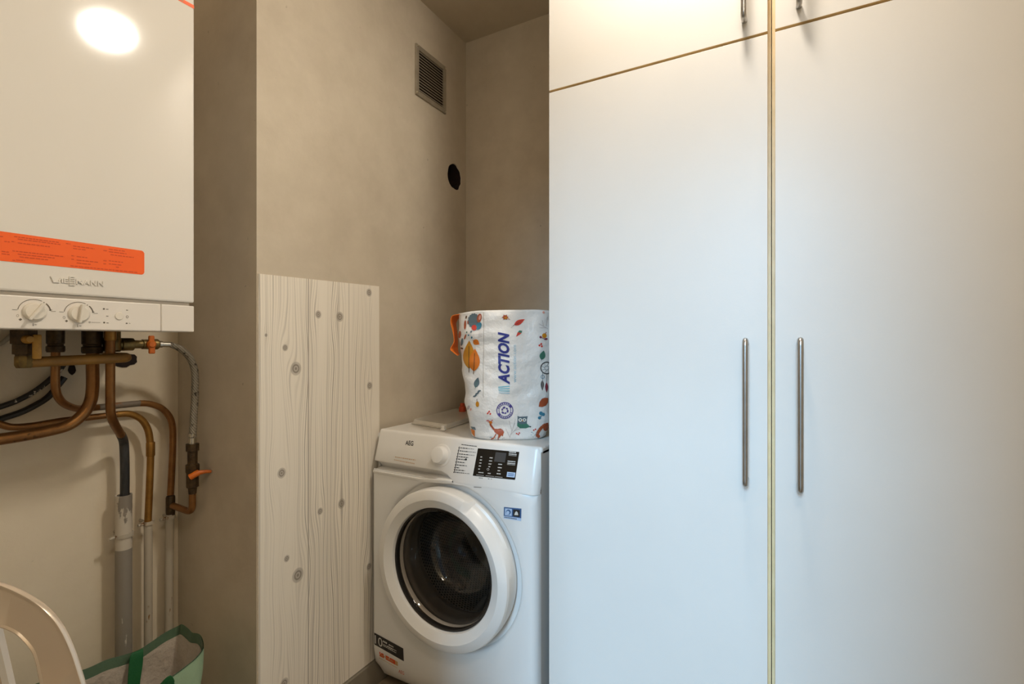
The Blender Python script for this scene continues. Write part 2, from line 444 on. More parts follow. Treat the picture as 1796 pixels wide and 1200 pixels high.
bm = NB(); box(bm, XA-.15, DX0, YF-.12, YF, ZF, ZC); box(bm, DX1, XR+.12, YF-.12, YF, ZF, ZC); box(bm, DX0, DX1, YF-.12, YF, DZ, ZC)
struct('wall_front', bm, M['roomwall'])
# the block carrying the grille wall (real round hole broken through the plaster)
hc = onX(797.5, 310, XL); HR = .054
jag = []
for k in range(40):
    a = 2*PI*k/40
    r = HR*(1 + .10*noise.noise(Vector((math.cos(a)*2, math.sin(a)*2, 3.3))) + .05*noise.noise(Vector((math.cos(a)*6, math.sin(a)*6, 1.3))))
    jag.append((hc.y + r*.93*math.cos(a), hc.z + r*math.sin(a)))
bm = NB(); x = XL
outer = [bm.verts.new((x, yy, zz)) for yy, zz in ((YN, ZF), (YB, ZF), (YB, ZC), (YN, ZC))]
inner = [bm.verts.new((x, yy, zz)) for yy, zz in jag]
deep = [bm.verts.new((x-.004, hc.y+(yy-hc.y)*.96, hc.z+(zz-hc.z)*.96)) for yy, zz in jag]
E = [bm.edges.new((L[i], L[(i+1) % len(L)])) for L in (outer, inner) for i in range(len(L))]
bmesh.ops.triangle_fill(bm, edges=E, use_beauty=True)
for i in range(40): bm.faces.new((inner[i], inner[(i+1)%40], deep[(i+1)%40], deep[i]))
bk = [bm.verts.new((XA-.05, v.co.y, v.co.z)) for v in outer]
for i in range(4): bm.faces.new((outer[i], bk[i], bk[(i+1)%4], outer[(i+1)%4]))
bmesh.ops.recalc_face_normals(bm, faces=bm.faces[:])
struct('wall_left', bm, M['plaster'])
bm = NB(); deep2 = []
for (d, q) in ((.004, .975), (.02, 1.0), (.16, .98), (.165, .3)):
    deep2.append([bm.verts.new((XL-d, hc.y+(yy-hc.y)*q, hc.z+(zz-hc.z)*q)) for yy, zz in jag])
for a, b in zip(deep2[:-1], deep2[1:]):
    for i in range(40): bm.faces.new((a[i], a[(i+1)%40], b[(i+1)%40], b[i]))
bm.faces.new(deep2[-1])
build('plaster_hole', bm, M['hole'], label='dark broken round hole in the plaster near the back corner below the grille', cat='hole')
bm = NB(); box(bm, XL, XL+.012, YN+.005, YB, ZF, ZF+.082); struct('baseboard_left', bm, M['skirting'], bevel=.002)

# ------------------------------------------------------------------ pine-look sheet on the wall
SX = XL + .0035
knots_px = [(500,610,.008),(519,646.7,.016),(558.3,551.7,.010),(596,555.7,.013),(647.3,513.3,.011),(648.3,676.7,.011),(494,830,.012),(503,980,.008),(522.5,1009,.017),(561.5,897,.009),(599,883.5,.013),(498.5,1199,.012),(647,994,.010),(466.7,588,.004)]
PINE_KNOTS = []
for px, py, r in knots_px:
    p = onX(px, py, SX); PINE_KNOTS.append((round(p.y, 4), round(p.z, 4), r))
PINE_SEAMS = [onX(540.7, 700, SX).y, onX(612, 700, SX).y, onX(541, 700, SX).y+.0, onX(455.5, 700, SX).y]
M['pine'] = pine()
a = onX(453.5, 480, SX); b = onX(665, 502.3, SX)
bm = NB(); 
ol = [(XL+.0005, a.y, ZF+.084), (XL+.0005, b.y+.10, ZF+.084), (XL+.0005, b.y+.10, -.34), (XL+.0005, b.y+.006, -.30), (XL+.0005, b.y+.006, b.z), (XL+.0005, a.y, a.z)]
ol = [(XL+.0005, a.y, ZF+.084), (XL+.0005, b.y+.004, ZF+.084), (XL+.0005, b.y, b.z), (XL+.0005, a.y, a.z)]
prism(bm, ol, (.003, 0, 0))
build('board_panel', bm, M['pine'], label='whitewashed pine board panel fixed to the wall left of the washing machine', cat='panel', smooth=None, loc=Vector((0, 0, 0)))

# ------------------------------------------------------------------ ventilation grille
g0 = onX(727.3, 75.6, XL); g1 = onX(780.5, 201, XL)
y0, y1, z0, z1 = g0.y, g1.y, g1.z, g0.z
root = empty('vent_grille', (XL, (y0+y1)/2, z0), 'square grey metal vent grille with horizontal louvres high on the plaster wall', 'vent')
bm = NB(); fw = .018; t = .007
box(bm, XL, XL+t, y0, y0+fw, z0, z1); box(bm, XL, XL+t, y1-fw, y1, z0, z1); box(bm, XL, XL+t, y0+fw, y1-fw, z0, z0+fw); box(bm, XL, XL+t, y0+fw, y1-fw, z1-fw, z1)
build('frame', bm, M['zinc'], root, smooth=None, bevel=.0015)
bm = NB(); box(bm, XL+.0002, XL+.001, y0+fw*.8, y1-fw*.8, z0+fw*.8, z1-fw*.8); build('backing', bm, M['hole'], root, label='dark opening behind the louvres', smooth=None)
ns = 14; h = (z1-z0-2*fw)/ns
for k in range(ns):
    zz = z0+fw+h*k; bm = NB()
    vs = [bm.verts.new(p) for p in ((XL+.0012, y0+fw, zz+h*.95), (XL+.0012, y1-fw, zz+h*.95), (XL+.0072, y1-fw, zz+h*.30), (XL+.0072, y0+fw, zz+h*.30))]
    f = bm.faces.new(vs); r_ = bmesh.ops.extrude_face_region(bm, geom=[f]); bmesh.ops.translate(bm, verts=[v for v in r_['geom'] if isinstance(v, bmesh.types.BMVert)], vec=(-.0004, 0, -.0018))
    bmesh.ops.recalc_face_normals(bm, faces=bm.faces[:]); build('louvre', bm, M['zinc'], root, smooth=None)
for yy, zz in ((y0+.010, z1-.006), (y1-.006, z1-.008), (y0+.006, z0+.008), (y1-.007, z0+.007)):
    bm = NB(); lathe(bm, (XL+t, yy, zz), (1, 0, 0), [(0, .0042), (.0015, .004), (.0028, .0022)], 12); build('screw', bm, M['screw'], root, label='small bright screw')

# ------------------------------------------------------------------ tall cabinets
XM = -.0195                       # middle of the joint between the two
def bar_handle(door, x, ztop, zbot, yface):
    bm = NB(); r = .0055; yo = yface-.032
    tube(bm, fillet([(x, yface, ztop-.012), (x, yo, ztop-.002), (x, yo, zbot+.002), (x, yface, zbot+.012)], .014, 8), r, 14)
    build('handle', bm, M['steel'], door, label='brushed steel bow handle', smooth=60)
def cabinet(x0, x1, hx_low, hx_up, hz, hup, label, d0, d1):
    root = empty('tall_cabinet', ((x0+x1)/2, YC+.3, ZF), label, 'cabinet', 'tall white cabinets')
    yc = YC+.019; bm = NB(); T = .0165; top = ZC-.02
    box(bm, x0, x0+T, yc, YB-.02, ZF, top); box(bm, x1-T, x1, yc, YB-.02, ZF, top)
    for z in (ZF+.06, .6248, top-T): box(bm, x0+T, x1-T, yc+.0005, YB-.02, z, z+T)
    box(bm, x0+T, x1-T, YB-.028, YB-.02, ZF, top); box(bm, x0+T, x1-T, yc+.04, yc+.055, ZF, ZF+.06)
    for f in bm.faces:
        if f.normal.dot(Vector((0, -1, 0))) > .9: f.material_index = 1
    bm.normal_update()
    for f in bm.faces: f.material_index = 1 if f.normal.y < -.9 else 0
    build('carcass', bm, [M['cab'], M['edge']], root, smooth=None, label='white carcass with beige front edges')
    for nm, za, zb in (('door', ZF+.065, .6316), ('upper_door', .6372, top-.004)):
        bm = NB(); box(bm, d0, d1, YC, YC+.0185, za, zb)
        bm.normal_update()
        for f in bm.faces: f.material_index = 0 if abs(f.normal.y) > .9 else 1
        d = build(nm, bm, [M['cab'], M['edge']], root, smooth=None, bevel=.0006, label='white door with beige edges')
        if nm == 'door': bar_handle(d, hx_low, hz[0], hz[1], YC)
        else: bar_handle(d, hx_up, hup+.30, hup, YC)
cabinet(-.5190, XM-.0008, -.0660, -.0690, (.0085, -.297), .6600, 'tall white cabinet right beside the washing machine, bar handle at its right edge', -.5175, XM-.0068)
cabinet(XM+.0008, .4800, .0310, .0290, (.0093, -.2955), .6580, 'tall white cabinet farthest right, bar handle at its left edge', XM+.0068, .4785)

# ------------------------------------------------------------------ ceiling spotlight (its reflection shines in the boiler front) and an added fill lamp
def fill_lamp(LX, LY, q, m, label):
    root = empty('fill_light', (LX, LY, ZC-.07), label, 'lamp', 'added fill lamps')
    bm = NB(); lathe(bm, (LX, LY, ZC), (0, 0, -1), [(0, .135*q), (.035, .135*q), (.045, .128*q), (.045, .122*q)], 40, cap=False); build('housing', bm, M['lamp_body'], root)
    bm = NB(); lathe(bm, (LX, LY, ZC-.045), (0, 0, -1), [(d, r*q) for d, r in ((-.002, .124), (.012, .122), (.030, .108), (.042, .08), (.049, .04), (.051, .001))], 40, cap=False); build('diffuser', bm, m, root, label='lit warm diffuser of the added fill lamp')
LP = Vector((-.115, .892, 1.195)); LN = Vector((-.38, -.06, -.92)).normalized()
root = empty('ceiling_spotlight', (LP.x, LP.y, LP.z-.08), 'round white ceiling spotlight tilted towards the boiler, mirrored as a bright spot in its front', 'lamp')
bm = NB(); lathe(bm, (LP.x+.03, LP.y, ZC), (0, 0, -1), [(0, .05), (.012, .05), (.016, .045)], 32); build('ceiling_plate', bm, M['lamp_body'], root)
bm = NB(); tube(bm, [(LP.x+.03, LP.y, ZC-.012), Vector((LP.x, LP.y, LP.z))-LN*.03], .009, 12); build('stem', bm, M['lamp_body'], root)
bm = NB(); lathe(bm, LP, LN, [(-.045, .03), (-.035, .058), (-.005, .081), (.006, .083), (.006, .078), (.001, .076)], 40, cap=False); build('housing', bm, M['lamp_body'], root)
bm = NB(); lathe(bm, LP, LN, [(.002, .0765), (.005, .05), (.006, .001)], 40, cap=False); build('diffuser', bm, M['diffuser'], root, label='lit warm front glass')
fill_lamp(.22, -.12, 1.3, M['fill_diffuser'], 'larger round fill lamp added on the ceiling behind the camera')  # unseen lamp, added to brighten the walls and cabinets evenly

# ------------------------------------------------------------------ boiler
XB = -1.19; yR = onX(341, 300, XB).y; yL = yR-.45
zc0 = onX(341, 531.5, XB).z; zp1 = onX(341, 537, XB).z; zp0 = onX(341, 582.3, XB).z; ztop = .90
root = empty('gas_boiler', (XA+.02, (yL+yR)/2, zp0), 'white wall-hung gas boiler with an orange label strip and two dials', 'boiler')
bm = NB(); rbox(bm, XA+.001, XB, yL, yR, zc0, ztop, .0035, 2)
cas = build('casing', bm, M['boiler'], root, smooth=None)
bm = NB(); rbox(bm, XA+.02, XB-.012, yL+.004, yR-.004, zp0+.012, zc0+.001, .002, 1); build('gap_strip', bm, M['boiler2'], root, smooth=None)
ys = onX(283, 560, XB).y
bm = NB(); rbox(bm, XB-.10, XB-.0005, yL, ys-.0004, zp0, zp1, .0022, 2); pan = build('control_panel', bm, M['boiler2'], root, smooth=None)
bm = NB(); rbox(bm, XB-.10, XB-.0005, ys+.0004, yR, zp0, zp1, .0022, 2); build('end_cap', bm, M['boiler2'], root, smooth=None)
bm = NB(); box(bm, XA+.04, XB-.03, yL+.01, yR-.01, zp0+.004, zp0+.012); build('underside', bm, M['boiler_dark'], root, label='dark underside plate', smooth=None)
def on_front(x): 
    return lambda px, py: (onX(px, py, x), Vector((1, 0, 0)))
fB = on_front(XB); fP = on_front(XB-.0005)
# orange label: built from pixel corners on the front, rounded at the right end
mk = Marks(fB, .0005)
def S(u, v):                     # u 0..1 along the label (left of the frame to its right end), v 0..1 down
    x = -60+(253+60)*u; yt = 397.2+(440.4-397.2)*u; yb = 451.5+(482.3-451.5)*u
    return (x, yt+(yb-yt)*v)
mk.poly([S(0, 0), S(.985, 0), S(.994, .03), S(1, .1), S(1, .9), S(.994, .97), S(.985, 1), S(0, 1)], 0)
for u0, u1, v in ((.19,.21,.18),(.215,.245,.33),(.255,.275,.30),(.27,.52,.12),(.29,.53,.19),(.29,.47,.32),(.56,.585,.12),(.60,.72,.18),(.60,.67,.27),(.20,.24,.68),(.2,.245,.76),(.26,.275,.62),(.28,.55,.62),(.29,.50,.71),(.3,.46,.8),(.28,.33,.92),(.26,.275,.94),
                  (.59,.61,.55),(.62,.68,.56),(.59,.605,.68),(.62,.74,.69),(.62,.70,.80),(.585,.80,.93),(.8,.96,.93),(.77,.79,.2),(.80,.89,.12),(.80,.9,.22),(.81,.94,.33),(.77,.79,.60),(.80,.88,.58),(.80,.87,.7),(.77,.785,.72),(.84,.86,.8),(.0,.17,.35),(.02,.18,.75),(.0,.15,.2)):
    x = u0
    while x < u1:                # dashed so that a row reads as small print
        w = min(random.uniform(.012, .03), u1-x)
        mk.poly([S(x, v-.017), S(x+w, v-.017), S(x+w, v+.017), S(x, v+.017)], 1, 1.6); x += w+.004
build('warning_label', mk.bm, [M['orange_sticker'], M['orange_print']], cas, label='orange label strip with small dark red print', smooth=None)
mk = Marks(fB, .0005)
def S2(u, v):
    x = 250+(340.2-250)*u; yt = -40+(9.5+40)*u; return (x, yt+6.3*v)
mk.poly([S2(0, 0), S2(1, 0), S2(1, 1), S2(0, 1)], 0)
for k in range(6):
    u = .60+k*.035; mk.ring(*S2(u, .52), .7, 1.6, 1, 1.6, n=8)
build('top_stripe', mk.bm, [M['orange_sticker'], M['tan_print']], cas, label='narrow orange stripe with pale lettering', smooth=None)
# raised lettering of the maker
def raised(txt_fn, name, m, depth, parent, **k):
    mk = Marks(txt_fn[0], 0.0); txt_fn[1](mk)
    r = bmesh.ops.extrude_face_region(mk.bm, geom=mk.bm.faces[:]); bmesh.ops.translate(mk.bm, verts=[v for v in r['geom'] if isinstance(v, bmesh.types.BMVert)], vec=Vector(k.pop('d'))*depth)
    bmesh.ops.recalc_face_normals(mk.bm, faces=mk.bm.faces[:]); return build(name, mk.bm, m, parent, smooth=None, **k)
def logo(mk):
    def P(x, dy): return (x, 484.0+(x-88)*.083+dy)
    def T(txt, x0, x1, h, dy=0, b=.02): 
        o = P(x0, h+dy); e = P(x1, h+dy); mk.text(txt, o, (e[0]-o[0], e[1]-o[1]), (0, -h), 0, bold=b)
    mk.poly([P(88, .5), P(90.6, .5), P(94.5, 9), P(104, 9), P(104, 11), P(93, 11)], 0)     # the long V
    mk.poly([P(102, 7.2), P(106, 2.3), P(108.2, 2.3), P(104, 8.2)], 0)
    T('I', 107.5, 110, 8.2, 2.3); T('E', 111.5, 119.5, 8.2, 2.3)
    for k in range(5): mk.rect(120.8, P(120.8, -2+k*3.6)[1], 131.5, P(120.8, -.2+k*3.6)[1], 0)
    mk.rect(120.8, P(120.8, -.2)[1], 122.6, P(120.8, 1.6)[1], 0); mk.rect(120.8, P(120.8, 3.4)[1], 122.6, P(120.8, 5.2)[1], 0); mk.rect(129.7, P(120.8, 7)[1], 131.5, P(120.8, 8.8)[1], 0); mk.rect(129.7, P(120.8, 10.6)[1], 131.5, P(120.8, 12.4)[1], 0)
    T('M', 133, 144.5, 8.2, 2.3); T('A', 145.3, 157, 8.2, 2.3); T('N', 158.3, 168.5, 8.2, 2.3); T('N', 171, 181.5, 8.2, 2.3)
raised((fB, logo), 'raised_lettering', M['boiler'], .0022, cas, d=(1, 0, 0), label='raised white lettering')
# dials
def dial(px, py, tilt):
    c = onX(px, py, XB-.0005); r = .0170; bm = NB()
    lathe(bm, c, (1, 0, 0), [(0, r), (.002, r), (.004, r*.94), (.0045, r*.90), (.0065, r*.80), (.0068, r*.3), (.0068, .001)], 36)
    d = build('dial', bm, M['knob'], pan, label='round pearl dial')
    bm = NB(); ang = math.radians(tilt); ax = Vector((0, math.sin(ang), math.cos(ang))); sd = Vector((0, ax.z, -ax.y)); w = .0030; L = r*1.06
    pts = [c+Vector((.005, 0, 0))+ax*(L*q)+sd*(w*e) for q, e in ((-1, -.7), (-1, .7), (.97, .95), (.97, -.95))]
    prism(bm, pts, (.010, 0, 0)); bmesh.ops.bevel(bm, geom=bm.edges[:], offset=.0008, segments=2, affect='EDGES'); build('grip', bm, M['knob'], d)
dial(60.5, 547, 34); dial(138.5, 550.5, 9)
bm = NB(); c = onX(209, 554.6, XB-.0005); lathe(bm, c, (1, 0, 0), [(0, .0122), (.002, .0122), (.0032, .011), (.0035, .001)], 28); [setattr(v, 'co', c+(v.co-c)*.62) for v in bm.verts]; build('button', bm, M['knob'], pan, label='round push button')
mk = Marks(fP, .0004)
for (px, py) in ((60.5, 547), (138.5, 550.5)):
    c = onX(px, py, XB); k = .0015
    def pol(r, a, c=c): 
        r *= .57; p = c+Vector((0, r*math.cos(a), r*math.sin(a)))
        w = -s_*p.x+c_*p.y; return (898+F*(c_*p.x+s_*p.y)/w, 600-F*p.z/w)
    def arc(r0, r1, a0, a1, n=14):
        for i in range(n):
            a, b = math.radians(a0+(a1-a0)*i/n), math.radians(a0+(a1-a0)*(i+1)/n); mk.poly([pol(r0, a), pol(r1, a), pol(r1, b), pol(r0, b)], 0)
    arc(.0385, .0402, 172, 63); arc(.0375, .041, 45, 8); arc(.037, .040, 56, 52, 3)
    mk.poly([pol(.044, math.radians(a)) for a in (10, 12)]+[pol(.036, math.radians(12)), pol(.036, math.radians(10))], 0)
    mk.poly([pol(.052, math.radians(5)), pol(.040, math.radians(5)), pol(.040, math.radians(3.5)), pol(.052, math.radians(3.5))], 0)
    mk.poly([pol(.052, math.radians(175)), pol(.040, math.radians(174)), pol(.040, math.radians(175.5)), pol(.052, math.radians(176.5))], 0)
    arc(.039, .045, 222, 214, 3)
    q = pol(.040, math.radians(268)); mk.rect(q[0]-2, q[1]-2, q[0]-1, q[1]+2.4, 0); mk.line([(q[0]-2.6, q[1]+2.2), (q[0], q[1]+2.2)], .6, 0); mk.line([(q[0]+1, q[1]+.2), (q[0]+3, q[1]+1), (q[0]+5, q[1]+.6)], .9, 0)
    q = pol(.042, math.radians(200)); mk.ring(q[0], q[1], 1.8, 2.3, 0, n=10)
for px, py in ((182, 542), (182.5, 566)): mk.ell(px, py, 1.8, 1.5, 0); mk.line([(px+4, py+.5), (px+8, py+.7)], 1.0, 0)
mk.line([(186, 554.5), (190, 554.8)], 1.0, 0); mk.line([(160, 565.6), (176, 566)], .5, 0); mk.ring(157, 565.3, 1, 1.6, 0, n=8)
mk.line([(221, 544), (224.5, 544.3)], 1.1, 0); mk.ring(223, 555.8, 1.6, 2.3, 0, n=10); mk.ell(222, 567.3, 1.8, 1.1, 0); mk.line([(226, 566.8), (228.5, 567.6)], .7, 0)
build('panel_print', mk.bm, M['print_grey'], pan, label='grey dial scales and symbols', smooth=None)

# ------------------------------------------------------------------ pipework below the boiler
XW = XA + .045
def PX(*l): return [onX(*p) for p in l]
def pipe(bm, pts, r, fr=.03, seg=14): tube(bm, fillet(pts, fr, 8), r, seg)
def thing(name, loc, label, cat, group=None): return empty(name, loc, label, cat, group)
# A gas cock and ochre gas pipe
XV = -1.352
p = onX(41, 604, XV)
root = thing('gas_valve', (p.x, p.y, p.z-.05), 'black gas valve with an ochre lever under the left end of the boiler', 'valve')
bm = NB(); a, b = onX(39, 582, XV), onX(42, 629, XV)
fitting(bm, (Vector((b.x, b.y, zp0+.0036)), Vector((b.x, b.y, b.z))), [(0, .021), (.5, .021), (.52, .018), (.85, .018), (.86, .014), (1, .013)], 8)
build('valve_body', bm, M['dkbrass'], root)
bm = NB(); q = Vector((p.x+.016, p.y, p.z+.010)); lathe(bm, q, (1, 0, 0), [(0, .009), (.012, .009), (.02, .006)], 14); build('stem', bm, M['yellow_lever'], root)
bm = NB(); rbox(bm, q.x+.012, q.x+.020, q.y+.004, q.y+.018, q.z-.040, q.z+.010, .003, 2); build('lever', bm, M['yellow_lever'], root, label='ochre lever')
bm = NB(); a = onX(42, 627, XV); e = onX(45, 636, XV); r = onX(246, 627, XV+.0); w = onX(226, 631, XA+.004)
pipe(bm, [Vector((b.x, b.y, b.z+.004)), Vector((b.x, b.y, e.z)), Vector((r.x, r.y-.02, r.z)), Vector((w.x, r.y+.012, r.z)), ], .0112, [.016, .045])
root = build('gas_pipe', bm, mat('ochre_pipe_paint', '#a87c38', .5, .15, col2='#8a6530', scale=14), label='straight ochre gas pipe running level across the other pipes', cat='pipe', group='heating pipes')
bm = NB(); lathe(bm, (b.x, b.y, e.z-.011), (0, 0, 1), [(0, .012), (.006, .0148), (.022, .0148), (.027, .0125)], 8); build('elbow_nut', bm, M['brass'], root)
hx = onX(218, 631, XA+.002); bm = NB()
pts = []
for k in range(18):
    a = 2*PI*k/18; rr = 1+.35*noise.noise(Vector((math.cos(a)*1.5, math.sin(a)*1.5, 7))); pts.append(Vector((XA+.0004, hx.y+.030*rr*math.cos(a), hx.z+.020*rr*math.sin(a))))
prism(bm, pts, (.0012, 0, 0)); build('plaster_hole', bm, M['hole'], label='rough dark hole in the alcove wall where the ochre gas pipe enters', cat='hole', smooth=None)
# B thin copper pipe: down, along the wall, then down the corner with a tee
XBp = -1.43
def nut(bm, px, X, y0, y1, r):
    p = onX(px, 600, X); z0 = onX(px, y0, X).z; z1 = onX(px, y1, X).z
    lathe(bm, (p.x, p.y, z1), (0, 0, 1), [(0, r*.92), (.004, r), ((z0-z1)*.30, r), ((z0-z1)*.34, r*.86), ((z0-z1)*.42, r*.86), ((z0-z1)*.46, r*.97), (zp0+.0036-z1, r*.97)], 12); return Vector((p.x, p.y, z0))
root = thing('copper_pipe', PX((97, 700, XBp))[0], 'thin copper pipe bending twice, along the wall and down the alcove corner to a tee', 'pipe', 'heating pipes'); CORNER = root
bm = NB(); t0 = nut(bm, 97.5, XBp, 584, 618, .0165); build('compression_nut', bm, M['dkbrass'], root)
XT = XA+.035
A1 = [Vector((t0.x, t0.y, zp0)), onX(99, 690, XBp)+Vector((0, 0, 0)), onX(112, 714.5, XBp+.0), onX(150, 716, XT), onX(182, 713, XT)]
A1[0] = Vector((A1[1].x, A1[1].y, .0))
A1[0] = Vector((t0.x, t0.y, t0.z)); A1[1] = Vector((t0.x, t0.y, onX(98, 680, XBp).z))
bm = NB(); tube(bm, spline([A1[0], A1[0].lerp(A1[1], .5), A1[1], onX(106, 702, XBp-.015), onX(122, 713, XBp-.04), onX(142, 717, XT+.02), onX(172, 714.8, XT)], 8), .0082, 14); build('bent_length', bm, M['copper'], root)
bm = NB(); tube(bm, [onX(171.5, 714.8, XT), onX(200, 712, XT), onX(245, 707.6, XT)], .0082, 14); build('smeared_length', bm, M['pipe_greyed'], root, label='grey smeared stretch of pipe')
bm = NB(); tube(bm, spline([onX(244.5, 707.6, XT), onX(262, 708.5, XT), onX(283, 716, XT), onX(297, 731, XT), onX(302.5, 750, XT), onX(303, 785, XT), onX(301, 830, XT), onX(299, 868, XT)], 8), .0085, 14); build('corner_length', bm, M['copper'], root)
tz = onX(299, 886, XT)
bm = NB(); lathe(bm, onX(299, 903, XT), (0, 0, 1), [(0, .0105), (.01, .0115), (.05, .0115), (.054, .0098)], 14); build('tee', bm, M['dkbrass'], root)
bm = NB(); tube(bm, [onX(298, 902, XT), onX(296.5, 1000, XT), Vector((onX(296.5, 1000, XT).x, onX(296.5, 1000, XT).y, ZF+.002))], .0105, 14); build('painted_length', bm, M['pipe_paint'], root, label='lower length painted white')
# E second thin copper pipe
root = thing('copper_pipe', PX((150, 735, XW))[0], 'thin copper pipe coming level from the left, elbow down at the wall, chipped white below', 'pipe', 'heating pipes')
bm = NB(); tube(bm, [Vector((XW, YF+.001, onX(-60, 728, XW).z+.02))]+spline([onX(-60, 728, XW), onX(-25, 736, XW), onX(2, 745, XW), onX(24, 749.5, XW), onX(60, 746.5, XW), onX(110, 738, XW), onX(170, 731, XW), onX(205, 727, XW)], 6), .0078, 14); build('level_length', bm, M['copper'], root)
bm = NB(); tube(bm, spline([onX(204, 727, XW), onX(228, 726.5, XW), onX(248, 736, XW), onX(259, 753, XW), onX(263, 774, XW), onX(264, 800, XW), onX(262, 860, XW), onX(259.5, 915, XW)], 8), .0085, 14); build('elbow_length', bm, M['copper2'], root)
bm = NB(); lathe(bm, onX(264, 800, XW), (0, 0, 1), [(0, .0098), (.002, .0105), (.036, .0105), (.038, .0098)], 14); build('collar', bm, M['copper2'], root)
bm = NB(); q = onX(260, 914, XW); tube(bm, [onX(259.5, 914.5, XW), q+Vector((0, 0, -.06)), Vector((q.x, q.y, ZF+.002))], .0098, 14); build('painted_length', bm, M['pipe_paint'], root, label='lower length painted white, chipped')
# C thick copper pipe
XCp = -1.43
root = thing('copper_pipe', PX((160, 700, XCp))[0], 'thickest copper pipe, dropping from the boiler and sweeping away to the left', 'pipe', 'heating pipes')
bm = NB(); t0 = nut(bm, 162, XCp, 584, 620, .0205); build('compression_nut', bm, M['dkbrass'], root)
bm = NB(); tube(bm, spline([t0, onX(162.5, 640, XCp), onX(162.5, 680, XCp), onX(158, 706, XCp), onX(144, 728, XCp), onX(120, 746, XCp), onX(85, 756, XCp), onX(40, 764.5, XCp), onX(-10, 772, XCp), onX(-80, 781, XCp)], 8)+[Vector((XCp, YF+.001, onX(-80, 781, XCp).z-.01))], .0125, 16); build('swept_length', bm, M['copper'], root)
# D copper pipe into a plastic sleeve
XD = -1.392
root = thing('copper_pipe', PX((195, 700, XD))[0], 'upright copper pipe kinked at its foot, blackened below and entering a white sleeve', 'pipe', 'heating pipes')
q = onX(193.5, 610, XD); XS = XA+.05
bm = NB(); tube(bm, spline([Vector((q.x, q.y, zp0+.0036)), onX(193.5, 640, XD), onX(193.5, 700, XD), onX(195, 728, XD-.010), onX(202, 746, XD-.036), onX(213, 764, XD-.078)], 8), .0095, 14); build('upright_length', bm, M['copper'], root)
bm = NB(); tube(bm, spline([onX(212, 762.5, XD-.075), onX(217, 775, XS+.006), onX(218.5, 800, XS), onX(219, 835, XS), onX(218.5, 900, XS)], 8), .0102, 14); build('blackened_length', bm, M['pipe_blue'], root, label='blackened lower length')
bm = NB(); q = onX(193.5, 592, XD); lathe(bm, (q.x, q.y, zp0+.0036), (0, 0, -1), [(0, .012), (.02, .012), (.024, .010)], 12); build('boiler_joint', bm, M['copper2'], root)
q = onX(217, 868, XS)
root = thing('pipe_sleeve', (q.x, q.y, ZF), 'wide upright plastic sleeve pipe, white at the top and scraped grey below', 'pipe', 'heating pipes')
bm = NB(); z1 = q.z; zm = onX(217, 962, XS).z; r = .0182
lathe(bm, (q.x, q.y, zm), (0, 0, 1), [(0, r), (z1-zm, r), (z1-zm, r-.0035), (z1-zm-.03, r-.0035)], 24, cap=False); build('top_length', bm, paint_worn('scraped_white_sleeve', '#c2b8a8', '#857c70', .54, .57, (30, 30, 12)), root)
bm = NB(); lathe(bm, (q.x, q.y, ZF), (0, 0, 1), [(0, r*1.0), (zm-ZF, r*1.0)], 24); build('lower_length', bm, M['pipe_grey'], root, label='scraped grey lower length')
# clamps
def clamp(px, py, X, r, label, left):
    p = onX(px, py, X); bm = NB(); root = thing('pipe_clamp', (p.x, p.y, p.z-.006), label, 'clamp', 'pipe clamps')
    lathe(bm, (p.x, p.y, p.z-.006), (0, 0, 1), [(0, r), (0, r+.0028), (.009, r+.0028), (.009, r)], 20, cap=False); build('ring', bm, M['pipe_paint'], root)
    bm = NB(); tube(bm, [(p.x, p.y+left*(r+.001), p.z-.002), (p.x+.002, p.y+left*(r+.015), p.z-.002)], .0038, 10); build('bolt', bm, M['pipe_paint'], root)
    bm = NB(); tube(bm, [(p.x-r, p.y, p.z-.002), (XA+.0003, p.y, p.z-.002)], .0035, 10); build('wall_stud', bm, M['pipe_paint'], root)
clamp(260, 916, XW, .0102, 'white painted clamp on the middle, chipped pipe', -1)
clamp(217, 937, XS, .0185, 'white painted clamp on the wide sleeve pipe', -1)
clamp(298, 906, XT, .0108, 'white painted clamp under the tee in the alcove corner', -1)
# filling loop: brass manifold, orange cock, braided hose, lower cock with a bend back to the tee
XH = -1.42
q = onX(197, 603, XH); q.z = onX(260, 604, XH).z
root = thing('filling_valve', (q.x, q.y, q.z), 'level brass filling valve with an orange wing lever at the top of the braided hose', 'valve')
bm = NB(); lathe(bm, (q.x, q.y, q.z-.018), (0, 0, 1), [(0, .015), (.004, .0185), (.03, .0185), (.034, .0165), (zp0+.0036-q.z+.018, .0165)], 12)
e = onX(278, 604, XH); e.z = q.z
fitting(bm, (q, e), [(0, .0135), (.16, .0135), (.18, .0158), (.30, .0158), (.42, .0158), (.44, .0105), (.62, .0105), (.63, .0125), (.76, .0125), (.78, .0098), (.84, .0135), (.97, .0135), (1, .011)], 14)
build('valve_body', bm, M['brass'], root)
v = onX(260, 605, XH); v.z = q.z
bm = NB(); lathe(bm, (v.x+.008, v.y, v.z), (1, 0, 0), [(0, .0105), (.010, .0105), (.014, .007)], 14)
rbox(bm, v.x+.012, v.x+.019, v.y-.0065, v.y+.0065, v.z+.003, v.z+.022, .002, 1); rbox(bm, v.x+.012, v.x+.019, v.y-.006, v.y+.008, v.z-.024, v.z-.003, .002, 1)
build('lever', bm, M['orange_paint'], root, label='orange wing lever')
XH2 = -1.418
hose = [e, onX(286, 604, XH2), onX(298, 604.5, XH2), onX(316, 612, XH2), onX(333, 628, XH2), onX(341.5, 652, XH2), onX(342, 690, XH2), onX(340, 730, XH2), onX(337.5, 768, XH2)]
hose[0] = e; hose[1].z = e.z
root = thing('braided_hose', hose[4], 'steel braided hose curving from the orange valve down the dark return wall', 'hose')
